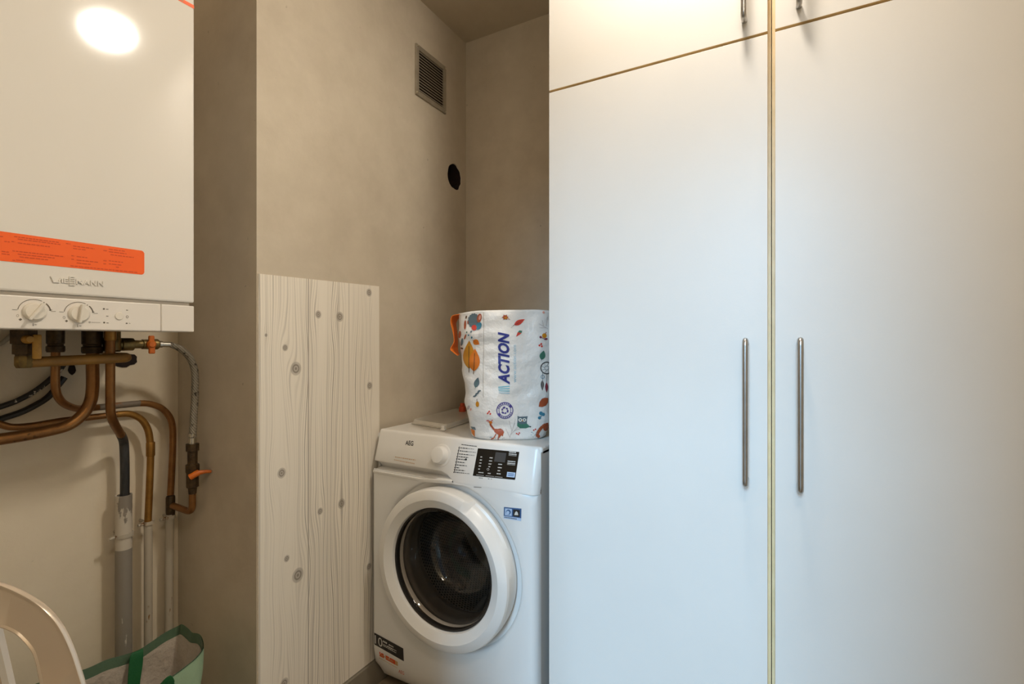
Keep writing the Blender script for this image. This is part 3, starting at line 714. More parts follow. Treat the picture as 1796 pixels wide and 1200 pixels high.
bm = NB(); tube(bm, spline(hose[2:], 8), lambda t: .0068+.0022*min(1, t*5), 14); build('hose', bm, M['braid'], root)
bm = NB(); fitting(bm, (e, hose[2]), [(0, .0088), (.3, .0088), (.35, .0068), (1, .0072)], 14); build('upper_ferrule', bm, M['nickel'], root, label='bright upper ferrule')
k = hose[-1]; bm = NB(); lathe(bm, (k.x, k.y, k.z-.018), (0, 0, 1), [(0, .0098), (.014, .0098), (.018, .0088), (.03, .0092)], 14); build('lower_ferrule', bm, M['nickel'], root, label='bright lower ferrule')
top = k+Vector((0, 0, -.016)); bot = onX(337.5, 866, XH2); bot.x, bot.y = k.x, k.y; L = top.z-bot.z
root = thing('stop_valve', (k.x, k.y, bot.z), 'upright brass stop valve with an orange lever below the braided hose', 'valve')
bm = NB(); lathe(bm, top, (0, 0, -1), [(0, .012), (0, .0165), (L*.14, .0165), (L*.15, .0125), (L*.40, .0125), (L*.42, .0172), (L*.56, .0172), (L*.58, .0155), (L*.86, .0155), (L*.88, .011), (L, .010)], 8)
for dz in (.24, .42): lathe(bm, (k.x, k.y, top.z-L*dz), (.85, -.5, 0), [(.008, .006), (.016, .006), (.0165, .003)], 10)
build('valve_body', bm, M['dkbrass'], root)
lz = top.z-L*.60; bm = NB(); d = Vector((.86, .5, 0)).normalized()
tube(bm, [Vector((k.x, k.y, lz-.006))+Vector((.010, -.012, 0)), Vector((k.x, k.y, lz+.002))+Vector((.018, 0, 0)), Vector((k.x, k.y, lz+.004))+Vector((.020, .006, 0))], .0085, 12)
tube(bm, [Vector((k.x+.020, k.y+.004, lz+.004)), Vector((k.x+.026, k.y+.022, lz+.004)), Vector((k.x+.034, k.y+.032, lz+.003))], lambda t: .0065-.003*t, 10)
build('lever', bm, M['orange_paint'], root, label='orange lever')
bm = NB(); tube(bm, fillet([Vector((k.x, k.y, bot.z-.0005)), Vector((k.x, k.y, tz.z-.006)), tz+(Vector((k.x, k.y, tz.z))-tz).normalized()*.0118], .034, 10), .0088, 12); build('copper_bend', bm, M['copper'], label='short copper bend joining the stop valve to the tee in the corner', cat='pipe')
# cables
for pts, lab in (([(-40, 728), (0, 714), (30, 703), (60, 687), (85, 668), (105, 648), (113, 637)], 'upper black cable flecked with plaster, sweeping left below the boiler'),
                 ([(-40, 752), (2, 735), (35, 724), (62, 711), (85, 696), (101, 677), (113, 662)], 'lower black cable sweeping left below the boiler, just under the flecked one')):
    bm = NB(); tube(bm, [Vector((XA+.014, YF+.001, onX(pts[0][0], pts[0][1], XA+.014).z-.08))]+spline([onX(x, y, XA+.014) for x, y in pts], 6), .0062 if 'upper' in lab else .0072, 10)
    build('cable', bm, M['cable'] if 'upper' in lab else mat('black_cable', '#26221f', .35), label=lab, cat='cable', group='black cables')
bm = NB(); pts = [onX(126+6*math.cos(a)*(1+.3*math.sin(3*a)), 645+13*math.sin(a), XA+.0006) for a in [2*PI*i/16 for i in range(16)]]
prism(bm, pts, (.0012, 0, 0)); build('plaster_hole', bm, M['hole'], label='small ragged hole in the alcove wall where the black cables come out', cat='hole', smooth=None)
bm = NB(); tube(bm, spline([onX(-30, 612, XA+.012), onX(0, 603, XA+.012), onX(18, 590, XA+.012), onX(40, 570, XA+.012)], 6), .005, 10)
build('cable', bm, mat('pale_cable', '#b3a996', .5), label='pale grey cable rising behind the left end of the boiler', cat='cable', group=None)

# ------------------------------------------------------------------ washing machine
WX0, WX1, WY, WYB = -1.163, -.571, 1.169, 1.715
WT = -.287; PB = -.411          # worktop height, lower edge of the control panel
DC = Vector((-.868, WY, -.660)); OP = .180
root = empty('washing_machine', ((WX0+WX1)/2, (WY+WYB)/2, ZF), 'white front-loading washing machine standing between the plaster wall and the cabinet', 'washing machine')
# front panel, polar grid between the porthole and the outline; the outline rounds back at sides and foot
bm = NB(); N = 96; RR = [OP, .192, .2245, .236, .245, .2495, .256]
ZB = ZF+.022
def outline(a):
    dx, dz = math.cos(a), math.sin(a); k = 1e9
    if dx > 1e-6: k = min(k, (WX1-DC.x)/dx)
    if dx < -1e-6: k = min(k, (WX0-DC.x)/dx)
    if dz > 1e-6: k = min(k, (PB-DC.z)/dz)
    if dz < -1e-6: k = min(k, (ZB-DC.z)/dz)
    return k
angs = [2*PI*k/N for k in range(N)]
for cx, cz in ((WX1, PB), (WX0, PB), (WX0, ZB), (WX1, ZB)):
    a = math.atan2(cz-DC.z, cx-DC.x) % (2*PI); i = min(range(N), key=lambda k: abs(angs[k]-a)); angs[i] = a
def front_y(x, z):
    y = 0.0
    for d, q in ((x-WX0, .007), (WX1-x, .026)):
        if d < q: u = 1-d/q; y = max(y, q*(1-math.sqrt(max(0, 1-u*u))))
    d = z-ZB
    if d < .13: u = 1-d/.13; y += .085*(1-math.sqrt(max(0, 1-u*u*.96)))
    return WY+y
rows = []
for a in angs:
    L = outline(a); row = []
    rs = [min(r, L*(.92+.01*i)) for i, r in enumerate(RR)]
    ext = [rs[-1]+(L-rs[-1])*t for t in (.25, .5, .68, .80, .88, .94, .975, 1.0)]
    for i, r in enumerate(rs+ext):
        x, z = DC.x+r*math.cos(a), DC.z+r*math.sin(a); y = front_y(x, z)
        if i < 7: y += (.018, .018, .018, .018, .016, .004, 0)[i]
        row.append(bm.verts.new((x, y, z)))
    rows.append(row)
for k in range(N):
    A, B = rows[k], rows[(k+1) % N]
    for i in range(len(A)-1):
        bm.faces.new((A[i], A[i+1], B[i+1], B[i]))
bmesh.ops.remove_doubles(bm, verts=bm.verts[:], dist=.0002)
bmesh.ops.recalc_face_normals(bm, faces=bm.faces[:])
FRONT_BM = bm.copy()
build('front_panel', bm, M['wm'], root, smooth=50)
# side, back, plinth
bm = NB(); yf = WY+.026
def ext_y(z): return front_y(WX1, z)
zs = [ZB+.13*t for t in (0, .15, .3, .5, .75, 1)]+[PB, WT-.012]
for X in (WX0, WX1):
    P = [bm.verts.new((X, max(ext_y(z), yf), z)) for z in zs]; Q = [bm.verts.new((X, WYB, z)) for z in zs]
    for i in range(len(zs)-1): bm.faces.new((P[i], P[i+1], Q[i+1], Q[i]))
v = [bm.verts.new(p) for p in ((WX0, WYB, ZB), (WX1, WYB, ZB), (WX1, WYB, WT-.012), (WX0, WYB, WT-.012))]; bm.faces.new(v)
v = [bm.verts.new(p) for p in ((WX0, WY+.11, ZB), (WX1, WY+.11, ZB), (WX1, WYB, ZB), (WX0, WYB, ZB))]; bm.faces.new(v)
build('cabinet_shell', bm, M['wm'], root, smooth=30)
for x in (WX0+.05, WX1-.05):
    for y in (WY+.15, WYB-.06):
        bm = NB(); lathe(bm, (x, y, ZF), (0, 0, 1), [(0, .02), (.01, .02), (.012, .008), (.026, .008)], 16); build('foot', bm, M['black'], root, label='black adjustable foot')
# worktop
bm = NB(); rbox(bm, WX0, WX1, WY+.033, WYB, WT-.024, WT, .006, 3); build('worktop', bm, M['wm_top'], root, smooth=None)
# control panel: a leaning slab with rounded vertical ends
TILT = .034/(WT-PB)
def pan_y(x, z):
    y = 0
    for d, q in ((x-WX0, .006), (WX1-x, .022)):
        if d < q: u = 1-d/q; y = max(y, q*(1-math.sqrt(max(0, 1-u*u))))
    return WY-.002+y+(z-PB)*TILT
bm = NB()
xs = [WX0+.022*t for t in (0, .03, .08, .16, .27, .6, 1)]+[WX0+.05+(WX1-WX0-.1)*t/20 for t in range(21)]+[WX1-.022*t for t in (1, .6, .3, .1, 0)]
XDR = -.845                       # right end of the detergent drawer
def zbot(x):                      # the drawer front stops higher, over its finger groove
    zg = onY(655, 807.5, WY+.006).z
    if x < XDR-.035: return zg
    if x < XDR: t = (x-XDR+.035)/.035; t = t*t*(3-2*t); return zg+(PB-zg)*t
    return PB
prev = None
for x in xs:
    zb = zbot(x); col = []
    for t in (0, .04, .5, .93, .98, 1):
        z = zb+(WT-.001-zb)*t; y = pan_y(x, z)+(.003 if t == 1 else .0008 if t == .98 else .002 if t == 0 else 0)
        col.append(bm.verts.new((x, y, z)))
    col.append(bm.verts.new((x, max(pan_y(x, WT), WY+.05), WT-.001))); col.insert(0, bm.verts.new((x, WY+.05, zb)))
    if prev:
        for i in range(len(col)-1): bm.faces.new((prev[i], col[i], col[i+1], prev[i+1]))
    prev = col
bmesh.ops.recalc_face_normals(bm, faces=bm.faces[:])
PANEL_BM = bm.copy()
pan = build('control_panel', bm, M['wm_plastic'], root, smooth=50)
# finger groove under the drawer with its lip
bm = NB(); zg = zbot(WX0); prev = None
for k in range(25):
    x = WX0+.002+(XDR-WX0-.002)*k/24; d = .036*(1-max(0, (k-15)/9)**2); ztop_ = zbot(x)+.002; zl = PB-.008+max(0, (k-15)/9)*.010
    e = max(0, .006*(1-math.sqrt(max(0, 1-max(0, 1-(x-WX0)/.006)**2))))
    col = [bm.verts.new(p) for p in ((x, WY+.006+d*.35+e, ztop_), (x, WY+.006+d*.95+e, zl+.0085), (x, WY+.001+d*.3+e, zl+.0055), (x, WY-.003+e, zl+.003), (x, WY-.0035+e, zl-.003), (x, WY+.004+e, zl-.009))]
    if prev:
        for i in range(5): bm.faces.new((prev[i], col[i], col[i+1], prev[i+1]))
    prev = col
build('drawer_groove', bm, M['wm_plastic'], pan, smooth=60)
# selector dial
fPan = on_bvh(PANEL_BM)
pc, pn = fPan(774, 799)
bm = NB(); lathe(bm, pc-pn*.001, pn, [(0, .034), (.0022, .034), (.003, .032), (.003, .027), (.004, .0262), (.020, .0245), (.0235, .0225), (.0245, .018), (.0248, .001)], 40); build('program_dial', bm, M['wm_plastic'], pan, smooth=40)
# display and prints
mk = Marks(fPan, .0007)
Q = [(838.5, 786.5), (911, 793), (903.5, 842), (829.5, 834.5)]
def D(u, v):
    a = [Q[0][i]+(Q[1][i]-Q[0][i])*u for i in (0, 1)]; b = [Q[3][i]+(Q[2][i]-Q[3][i])*u for i in (0, 1)]
    return (a[0]+(b[0]-a[0])*v, a[1]+(b[1]-a[1])*v)
def dq(u0, v0, u1, v1, mi, lift=1.0): mk.poly([D(u0, v0), D(u1, v0), D(u1, v1), D(u0, v1)], mi, lift, 0)
for i in range(4):
    for j in range(3): dq(i/4, j/3, (i+1)/4, (j+1)/3, 0)
dq(.44, .08, .70, .42, 1, 1.8)
for u0, u1, v in ((.10,.14,.30),(.10,.15,.41),(.10,.15,.52),(.10,.15,.63),(.10,.14,.74),(.32,.39,.30),(.32,.39,.41),(.32,.39,.52),(.33,.37,.62),(.55,.64,.50),(.55,.65,.62),(.56,.62,.73),(.12,.24,.86),(.34,.41,.86),(.55,.65,.84),(.76,.93,.03),(.76,.95,.10),(.76,.95,.36),(.76,.95,.43)):
    x = u0
    while x < u1-.004:
        w = min(random.choice((.012, .018, .025)), u1-x); dq(x, v-.018, x+w, v+.018, 2, 1.8); x += w+.005
for u0, u1, v in ((.08,.26,.955),(.30,.50,.955),(.52,.70,.955),(.76,.95,.15),(.76,.95,.48)): dq(u0, v-.006, u1, v+.006, 2, 1.8)
dq(.79, .74, .985, .92, 3, 1.8); 
for v in (.80, .86): dq(.82, v-.012, .96, v+.012, 4, 2.4)
a = D(.33, .72); mk.ring(a[0], a[1], 1.6, 2.1, 2, 1.8, n=10)
build('display', mk.bm, [M['gloss_black'], M['lcd'], M['white_print'], M['pale_blue'], M['blue_label']], pan, label='black display field with white print', smooth=None)
mk = Marks(fPan, .0006)
mk.text('AEG', (711, 780.8), (13.6, 1.5), (.9, -8.4), 0, bold=.015)
for (x0, y0, x1, y1, mi) in ((693, 801.6, 729, 807.2, 1), (691.5, 806.6, 727, 813.4, 1)):
    t = 0
    while t < 1: 
        w = random.uniform(.03, .09); xa, xb = x0+(x1-x0)*t, x0+(x1-x0)*min(1, t+w); ya, yb = y0+(y1-y0)*t, y0+(y1-y0)*min(1, t+w)
        mk.poly([(xa, ya-.6), (xb, yb-.6), (xb, yb+.6), (xa, ya+.6)], mi); t += w+.025
mk.line([(806, 783.5), (797, 829)], 1.0, 0)
rowsP = [(.0, .82), (.125, .95), (.25, .9), (.36, .6), (.46, .52), (.58, .45), (.70, .6), (.81, .2), (.90, .55), (1.0, .85)]
for k, (t, L) in enumerate(rowsP):
    x0 = 807.5-9*t; y0 = 785.5+43*t
    mk.line([(806.2-9*t-.9, y0-1), (806.2-9*t-.9, y0+1.2)], 1.5, 0)
    t2 = 0
    while t2 < L:
        w = random.uniform(.06, .16); xa = x0+30*t2; xb = x0+30*min(L, t2+w); mk.line([(xa, y0+3.1*t2), (xb, y0+3.1*min(L, t2+w))], 1.3 if t2 < .45 else .7, 0); t2 += w+.03
t2 = 0
while t2 < 1:
    w = random.uniform(.05, .12); mk.line([(809.5+27*t2, 779.8+3.4*t2), (809.5+27*min(1, t2+w), 779.8+3.4*min(1, t2+w))], 1.2, 0); t2 += w+.02
mk.ell(817.5, 806, 1.6, 1.9, 0); mk.line([(771, 825), (770.7, 836)], .7, 2)
for xa, xb, y in ((840, 844, 838.2), (844.5, 847, 838.7), (856, 858.5, 839.9), (861, 863, 840.3)): mk.line([(xa, y), (xb, y+.3)], .8, 0)
build('panel_print', mk.bm, [M['black_print'], M['tan_print'], mat('joint_grey', '#b8b2a8', .6)], pan, label='dark programme list and maker lettering', smooth=None)
# stickers on the front
fFr = on_bvh(FRONT_BM)
mk = Marks(fFr, .0006)
def quad(Q, u, v):
    a = [Q[0][i]+(Q[1][i]-Q[0][i])*u for i in (0, 1)]; b = [Q[3][i]+(Q[2][i]-Q[3][i])*u for i in (0, 1)]
    return (a[0]+(b[0]-a[0])*v, a[1]+(b[1]-a[1])*v)
def qrect(mk, Q, u0, v0, u1, v1, mi, lift=1.0, nu=4, nv=2):
    for i in range(nu):
        for j in range(nv):
            a, b = u0+(u1-u0)*i/nu, u0+(u1-u0)*(i+1)/nu; c, d = v0+(v1-v0)*j/nv, v0+(v1-v0)*(j+1)/nv
            mk.poly([quad(Q, a, c), quad(Q, b, c), quad(Q, b, d), quad(Q, a, d)], mi, lift)
Q1 = [(656.5, 1109.5), (707.5, 1137.5), (708.5, 1160), (657, 1130.5)]
qrect(mk, Q1, 0, 0, 1, 1, 0, 1, 14, 6)
o = quad(Q1, .03, .86); e = quad(Q1, .28, .86); u = quad(Q1, .03, .14)
mk.text('10', o, (e[0]-o[0], e[1]-o[1]), (u[0]-o[0], u[1]-o[1]), 1, 2.4, bold=-.004)
for u0, u1, v, wd in ((.30,.45,.30,.07),(.50,.66,.32,.05),(.30,.62,.55,.03),(.30,.76,.66,.03),(.45,.76,.50,.03)):
    x = u0
    while x < u1: w = min(random.uniform(.02, .05), u1-x); qrect(mk, Q1, x, v-wd, x+w, v+wd, 1, 2.0, 1, 1); x += w+.012
Q2 = [(665.5, 1143), (693, 1158.5), (693.5, 1166), (666, 1150.5)]
qrect(mk, Q2, 0, 0, 1, 1, 2); qrect(mk, Q2, 1.0, 0, 1.17, 1, 3)
for k in range(9): qrect(mk, Q2, .1+k*.09, .3, .1+k*.09+.055, .7, 3, 2.0, 1, 1)
for k in range(14): qrect(mk, Q2, -.05+k*.085, 1.45, -.05+k*.085+.06, 1.58, 3, 1, 1, 1)
mk.text('AEG', (699.2, 1179.5), (9.6, 4.6), (.2, -5.6), 2)
build('warranty_sticker', mk.bm, [M['black_print'], M['white_print'], M['orange_print'], M['tan_print']], root, label='black and orange sticker with the number 10', smooth=None)
mk = Marks(fFr, .0006)
Q3 = [(884, 889.3), (914.8, 892.3), (914.2, 914), (883.5, 909.2)]
qrect(mk, Q3, 0, 0, 1, .78, 0); qrect(mk, Q3, 0, .78, 1, 1, 1); qrect(mk, Q3, .07, .1, .46, .70, 1, 1.8); qrect(mk, Q3, .53, .12, .92, .70, 2, 1.8)
a = quad(Q3, .27, .4); mk.ell(a[0], a[1], 4.3, 4.6, 0, 2.4); mk.ell(a[0]-.8, a[1]+.8, 2.8, 3.2, 1, 3)
a = quad(Q3, .725, .42); mk.poly([(a[0]-3.6, a[1]+3), (a[0]+3.4, a[1]+3.3), (a[0]+2.4, a[1]-1.5), (a[0], a[1]-4), (a[0]-2.4, a[1]-1.6)], 3, 2.4)
for k in range(8): qrect(mk, Q3, .05+k*.09, .85, .05+k*.09+.065, .92, 2, 1.8, 1, 1)
build('function_sticker', mk.bm, [M['blue_label'], M['pale_blue'], M['black_print'], M['white_print']], root, label='small blue and white sticker', smooth=None)
mk = Marks(fFr, .0005)
mk.poly([(828.5, 843.5), (845, 846), (844.5, 853), (828, 850.5)], 0) if fFr(836, 848) else None
for xa, xb, y in ((836, 845, 851.6), (831, 844.5, 854.2)):
    if fFr(xa, y) and fFr(xb, y+1): mk.line([(xa, y), (xb, y+1)], 1.0, 1)
if len(mk.bm.faces): build('small_sticker', mk.bm, [M['wm_plastic'], M['print_grey']], root, label='tiny pale sticker with grey print', smooth=None)
# door: ring with a grip at its right, glass bowl, gasket, perforated drum
door = empty('door', (0, 0, 0), 'x', 'x'); del door['label']; del door['category']; door.parent = root; door.location = DC-root.location
bm = NB(); seg = 128
prof = [(-.014, .2285), (.006, .2315), (.033, .2315), (.0395, .2285), (.0425, .2235), (.047, .206), (.0472, .2035), (.0455, .2010), (.038, .1815), (.0355, .1785), (.026, .1765), (-.006, .172)]
rings = []
def grip(a):                      # 0..1: how far the rim is cut away for the hand, from 15 deg to 62 deg
    d = math.degrees(a)
    return max(0.0, min(1.0, (66-d)/3)) * max(0.0, min(1.0, (d-6)/26)) if -20 < d < 70 else 0
for h, r in prof:
    row = []
    for k in range(seg):
        a = 2*PI*k/seg; aa = a if a < PI else a-2*PI; g = grip(aa); hh = h; rr = r
        if r > .2 and h > .02: hh = h-.022*g*((r-.2)/.03); rr = r-.006*g*((r-.2)/.03)
        row.append(bm.verts.new((DC.x+rr*math.cos(a), DC.y-hh, DC.z+rr*math.sin(a))))
    rings.append(row)
for i in range(len(rings)-1):
    for k in range(seg): bm.faces.new((rings[i][k], rings[i][(k+1)%seg], rings[i+1][(k+1)%seg], rings[i+1][k]))
bmesh.ops.recalc_face_normals(bm, faces=bm.faces[:])
build('door_ring', bm, M['wm_plastic'], door, smooth=24)
bm = NB(); lathe(bm, DC, (0, -1, 0), [(.0245, .1770), (.0275, .1748), (.0255, .171), (.010, .171)], 96, cap=False); build('glass_rim', bm, M['chrome_dark'], door, label='dark rim round the glass')
bm = NB(); lathe(bm, DC, (0, 1, 0), [(-.019, .1715), (-.0205, .163), (-.014, .158), (.02, .154), (.085, .134), (.105, .116), (.115, .07), (.118, .001)], 72, cap=False)
g = build('glass_bowl', bm, M['glass'], door, label='dark curved glass bowl', smooth=60)
md = g.modifiers.new('thickness', 'SOLIDIFY'); md.thickness = .004; md.offset = 1
bm = NB(); lathe(bm, DC, (0, 1, 0), [(.0155, .1935), (.0145, .181), (.0155, .174), (.03, .166), (.045, .174), (.062, .166), (.078, .172), (.09, .174)], 72, cap=False); build('gasket', bm, M['gasket'], root, label='grey rubber door gasket', smooth=60)
bm = NB(); uvl = bm.loops.layers.uv.new('UVMap'); R0 = .235; seg = 120
ringp = [(.088, .172), (.100, .20), (.115, .232)] + [(.115+.30*t/12, R0) for t in range(13)]
vr = [[bm.verts.new((DC.x+r*math.cos(2*PI*k/seg), DC.y+d, DC.z+r*math.sin(2*PI*k/seg))) for k in range(seg)] for d, r in ringp]
for i in range(len(vr)-1):
    for k in range(seg):
        f = bm.faces.new((vr[i][k], vr[i+1][k], vr[i+1][(k+1)%seg], vr[i][(k+1)%seg])); f.material_index = 0 if i >= 2 else 1
        us = (k, k, k+1, k+1); dd = (i, i+1, i+1, i)
        for lp, u, j in zip(f.loops, us, dd): lp[uvl].uv = (u*2*PI*R0/seg/.011, ringp[j][0]/.0095)
f = bm.faces.new(vr[-1]); f.material_index = 1
build('drum', bm, [M['drum'], M['drum_plain']], root, label='perforated steel drum', smooth=60)
for k in range(3):
    a = math.radians(35+120*k); bm = NB(); prev = None
    for t in range(9):
        d = .125+.28*t/8; rr = R0-.062*math.sin(PI*min(1, .15+t/8*.8))
        col = [bm.verts.new((DC.x+q*math.cos(a+o), DC.y+d, DC.z+q*math.sin(a+o))) for q, o in ((R0, -.22), (rr, -.06), (rr, .06), (R0, .22))]
        if prev:
            for i in range(3): bm.faces.new((prev[i], col[i], col[i+1], prev[i+1]))
        else: bm.faces.new(col[::-1])
        prev = col
    bm.faces.new(prev)
    bmesh.ops.recalc_face_normals(bm, faces=bm.faces[:]); build('drum_paddle', bm, M['drum_plain'], root, label='steel drum paddle', smooth=50)

# ------------------------------------------------------------------ things on the washing machine
# clear plastic tray with a white clip
TZ = WT+.001
root = empty('plastic_lid', onZ(760, 742, TZ), 'flat clear plastic lid with a small white clip lying on the washing machine', 'lid')
Pc = [onZ(722, 743.5, TZ), onZ(783, 753, TZ), onZ(850, 731, TZ), onZ(800, 722.5, TZ)]
bm = NB(); up = Vector((0, 0, .022))
cen = sum(Pc, Vector((0, 0, 0)))/4
for (q0, q1, z0, z1) in ((1.0, 1.0, .0, .004),):
    lay = [(1.03, 0), (1.03, .003), (.99, .004), (.975, .013), (.965, .015), (.5, .015)]
    rg = []
    for q, z in lay:
        ctl = [cen+(p-cen)*q+Vector((0, 0, z)) for p in Pc]; pts = []
        for i in range(4):
            a, b, c = ctl[i-1], ctl[i], ctl[(i+1) % 4]
            for t in (0, .5, 1):
                A = b+(a-b).normalized()*.012; B = b+(c-b).normalized()*.012; pts.append(A*(1-t)**2+b*2*t*(1-t)+B*t*t)
        rg.append([bm.verts.new(p) for p in pts])
    for A, B in zip(rg[:-1], rg[1:]):
        for i in range(12): bm.faces.new((A[i], A[(i+1)%12], B[(i+1)%12], B[i]))
    bm.faces.new(rg[-1])
bmesh.ops.recalc_face_normals(bm, faces=bm.faces[:])
ld = build('lid', bm, M['clear_plastic'], root, smooth=40); md = ld.modifiers.new('t', 'SOLIDIFY'); md.thickness = .0012
c0 = onZ(779, 751, TZ+.008); bm = NB(); rbox(bm, c0.x-.006, c0.x+.006, c0.y-.008, c0.y+.003, TZ+.001, TZ+.017, .002, 2); rbox(bm, c0.x-.009, c0.x+.009, c0.y-.010, c0.y+.002, TZ+.001, TZ+.007, .002, 2); build('clip', bm, M['wm_plastic'], root, label='small white clip')
# red-orange container behind the bag
p = onZ(811, 729, WT); bm = NB(); lathe(bm, (p.x, p.y, WT), (0, 0, 1), [(0, .012), (.003, .0135), (.030, .0135), (.034, .012), (.036, .009), (.046, .009), (.048, .008), (.048, .001)], 24)
build('small_bottle', bm, M['red_orange'], label='small red-orange plastic bottle half hidden behind the printed bag', cat='bottle')
# printed shopping bag
BC = Vector((-.742, 1.322)); PSI = YAW+math.radians(0); BH0, BH1 = WT+.0005, .0925
def bag_pt(th, t):
    cs, sn = math.cos(th), math.sin(th); n = 2/3.2
    a = .118+.034*min(1, t*1.25)**.8; b = .098+.012*t
    u = a*math.copysign(abs(cs)**n, cs); v = b*math.copysign(abs(sn)**n, sn)
    if t < .07: q = math.sqrt(max(0, 1-((.07-t)/.07)**2)); u *= .90+.10*q; v *= .90+.10*q
    z = BH0+(BH1-BH0)*t
    p = Vector((BC.x+c_*u-s_*v, BC.y+s_*u+c_*v, z))
    w = noise.noise(Vector((p.x*9, p.y*9, p.z*14)))*.008+noise.noise(Vector((p.x*22, p.y*22, p.z*34+5)))*.0045
    w *= 1 if t > .03 else .3
    w += -.006*math.exp(-((u+.10)/.012)**2)*(1 if v < 0 else 0)*0
    if t > .93: p.z += .004*noise.noise(Vector((th*1.5, 2, 0)))-.006*max(0, -cs)*(t-.93)/.07
    nrm = Vector((c_*cs-s_*sn, s_*cs+c_*sn, 0))
    return p+nrm*w
bm = NB(); NS, NT_ = 120, 60; rows = []
for j in range(NT_+1):
    rows.append([bm.verts.new(bag_pt(2*PI*k/NS, j/NT_)) for k in range(NS)])
for j in range(NT_):
    for k in range(NS): bm.faces.new((rows[j][k], rows[j][(k+1)%NS], rows[j+1][(k+1)%NS], rows[j+1][k]))
bm.faces.new(rows[0][::-1])
bm.normal_update(); BAG = bm.copy()
root = empty('shopping_bag', (BC.x, BC.y, WT), 'tall white printed shopping bag with orange handles standing on the washing machine', 'bag')
o = build('bag_body', bm, M['bag_white'], root, smooth=60); md = o.modifiers.new('t', 'SOLIDIFY'); md.thickness = .0012; md.offset = -1
fb = on_bvh(BAG); mats = ['navy', 'teal', 'ltblue', 'leaf_orange', 'leaf_amber', 'leaf_red', 'rust', 'slate', 'green', 'darkgrey', 'maroon', 'purple', 'brownline', 'pink', 'eye', 'aqua', 'twig', 'seam']
ix = {m: i for i, m in enumerate(mats)}
mk = Marks(fb, .0012, 4)
mk.text('ACTION', (894.3, 674.5), (-1.0, -92.5), (-20.3, .5), ix['navy'], bold=.042, shear=.28, spacing=1.02)
for k in range(4): mk.poly([(874+.3*k, 678.5+k*3.2), (894, 674.6+k*4.2+2), (893.6, 676.3+k*4.2+2), (874+.3*k, 680.2+k*3.0)], ix['teal'] if k < 3 else ix['ltblue'])
mk.text('www.action.com', (905.5, 671), (-.3, -66), (-5.6, 0), ix['ltblue'])
mk.ring(885.4, 720, 13.4, 14.8, ix['purple'], n=36, ky=1.0); mk.ring(885.4, 720, 9.8, 10.7, ix['purple'], n=30)
for k in range(22):
    a = 2*PI*k/22
    if k % 11 not in (0, 10): mk.ring(885.4, 720, 11.2, 13.0, ix['purple'], a0=a, a1=a+.17, n=1)
for a0 in (130, 310): mk.ring(885.4, 720, 10.2, 14.2, ix['purple'], a0=math.radians(a0), a1=math.radians(a0+22), n=5)
for k in range(3):
    a = math.radians(-90+120*k); c, s = math.cos(a), math.sin(a)
    def R(x, y): return (885.4+x*c-y*s, 720+x*s+y*c)
    mk.poly([R(3, -4.2), R(5.8, -3.4), R(7.2, 0), R(4.6, 1.2), R(3.2, -1.2)], ix['purple']); mk.poly([R(2.0, 2.0), R(5.2, 2.2), R(3.8, 5.4), R(1.6, 5.2)], ix['purple'])
build('printed_lettering', mk.bm, [M[m] for m in mats], root, label='blue lettering up the front and round recycling mark', smooth=None)
mk = Marks(fb, .0010, 4); I = ix
mk.line([(848.3, 548), (848.5, 600), (847.6, 660), (847.8, 698)], .8, I['seam'])
mk.leaf(823, 622, 50, 21, -PI/2, I['leaf_amber'], I['brownline']); mk.leaf(832.5, 631.5, 40, 19, -PI/2+.05, I['leaf_orange'], I['brownline'], 1.5)
mk.leaf(835.5, 600.5, 13, 10, .6, I['leaf_orange'], I['rust'])
# hedgehog: spiky grey coat, face and feet
pts = []
for k in range(30):
    a = 2*PI*k/30; r = 12.5+(1.3 if k % 2 else 0); pts.append((831.5+r*.80*math.cos(a), 563+r*math.sin(a)))
mk.poly(pts, I['slate']); mk.ell(841, 558, 4, 8, I['rust'], 1.6, .2); mk.ell(842, 557, 1.8, 4.5, I['pink'], 2.2, .2); mk.ell(840, 572, 4.6, 7, I['aqua'], 1.8, .5); mk.ell(832, 575, 4.5, 5, I['leaf_red'], 2, .3)
for x, y, w, h, m_, r in ((818,556.5,1.3,3,'brownline',.2),(816,570,2,8.5,'rust',.05),(806.8,587,2.3,6.5,'rust',.1),(810.5,600,2.2,7,'slate',.15),(816,591,1.4,5,'rust',.35),(822,588,1.1,1.6,'aqua',0),(826.5,582,1.3,2,'slate',.4),(827.5,592,1.5,2,'aqua',.3),(819,583,1,1.6,'green',0),(821,566,1.2,3.2,'rust',-.1),(810.5,611,2.4,1.5,'brownline',.3),(806,613,2.5,1.4,'brownline',.1)):
    mk.ell(x, y, w, h, I[m_], 1.0, r, 10)
for k in range(3): mk.line([(839, 586+k*2.6), (845.5, 585.3+k*2.6)], .6, I['twig'])
mk.text('N', (816.5, 697), (6.6, -4.5), (-1.5, -31), I['darkgrey'], bold=.03)
mk.leaf(836.5, 671, 19, 9.5, -PI/2+.25, I['slate'], I['green'])
for k in range(5): mk.leaf(833+k*2, 695-k*2.3, 7, 3, -.3-.8*(k % 2), I['slate'])
mk.ell(837.5, 709, 3, 5, I['leaf_amber']); mk.line([(837, 705), (836.5, 700)], .9, I['brownline'])
mk.ell(822, 715, 2.2, 4, I['twig'], 1, .4, 10); mk.ell(826, 718, 1.5, 2.3, I['pink'], 1, .2, 10)
for x, y in ((858, 722), (855.5, 725), (860, 726)): mk.ell(x, y, 1.4, 2, I['leaf_red'], 1, .5, 8)
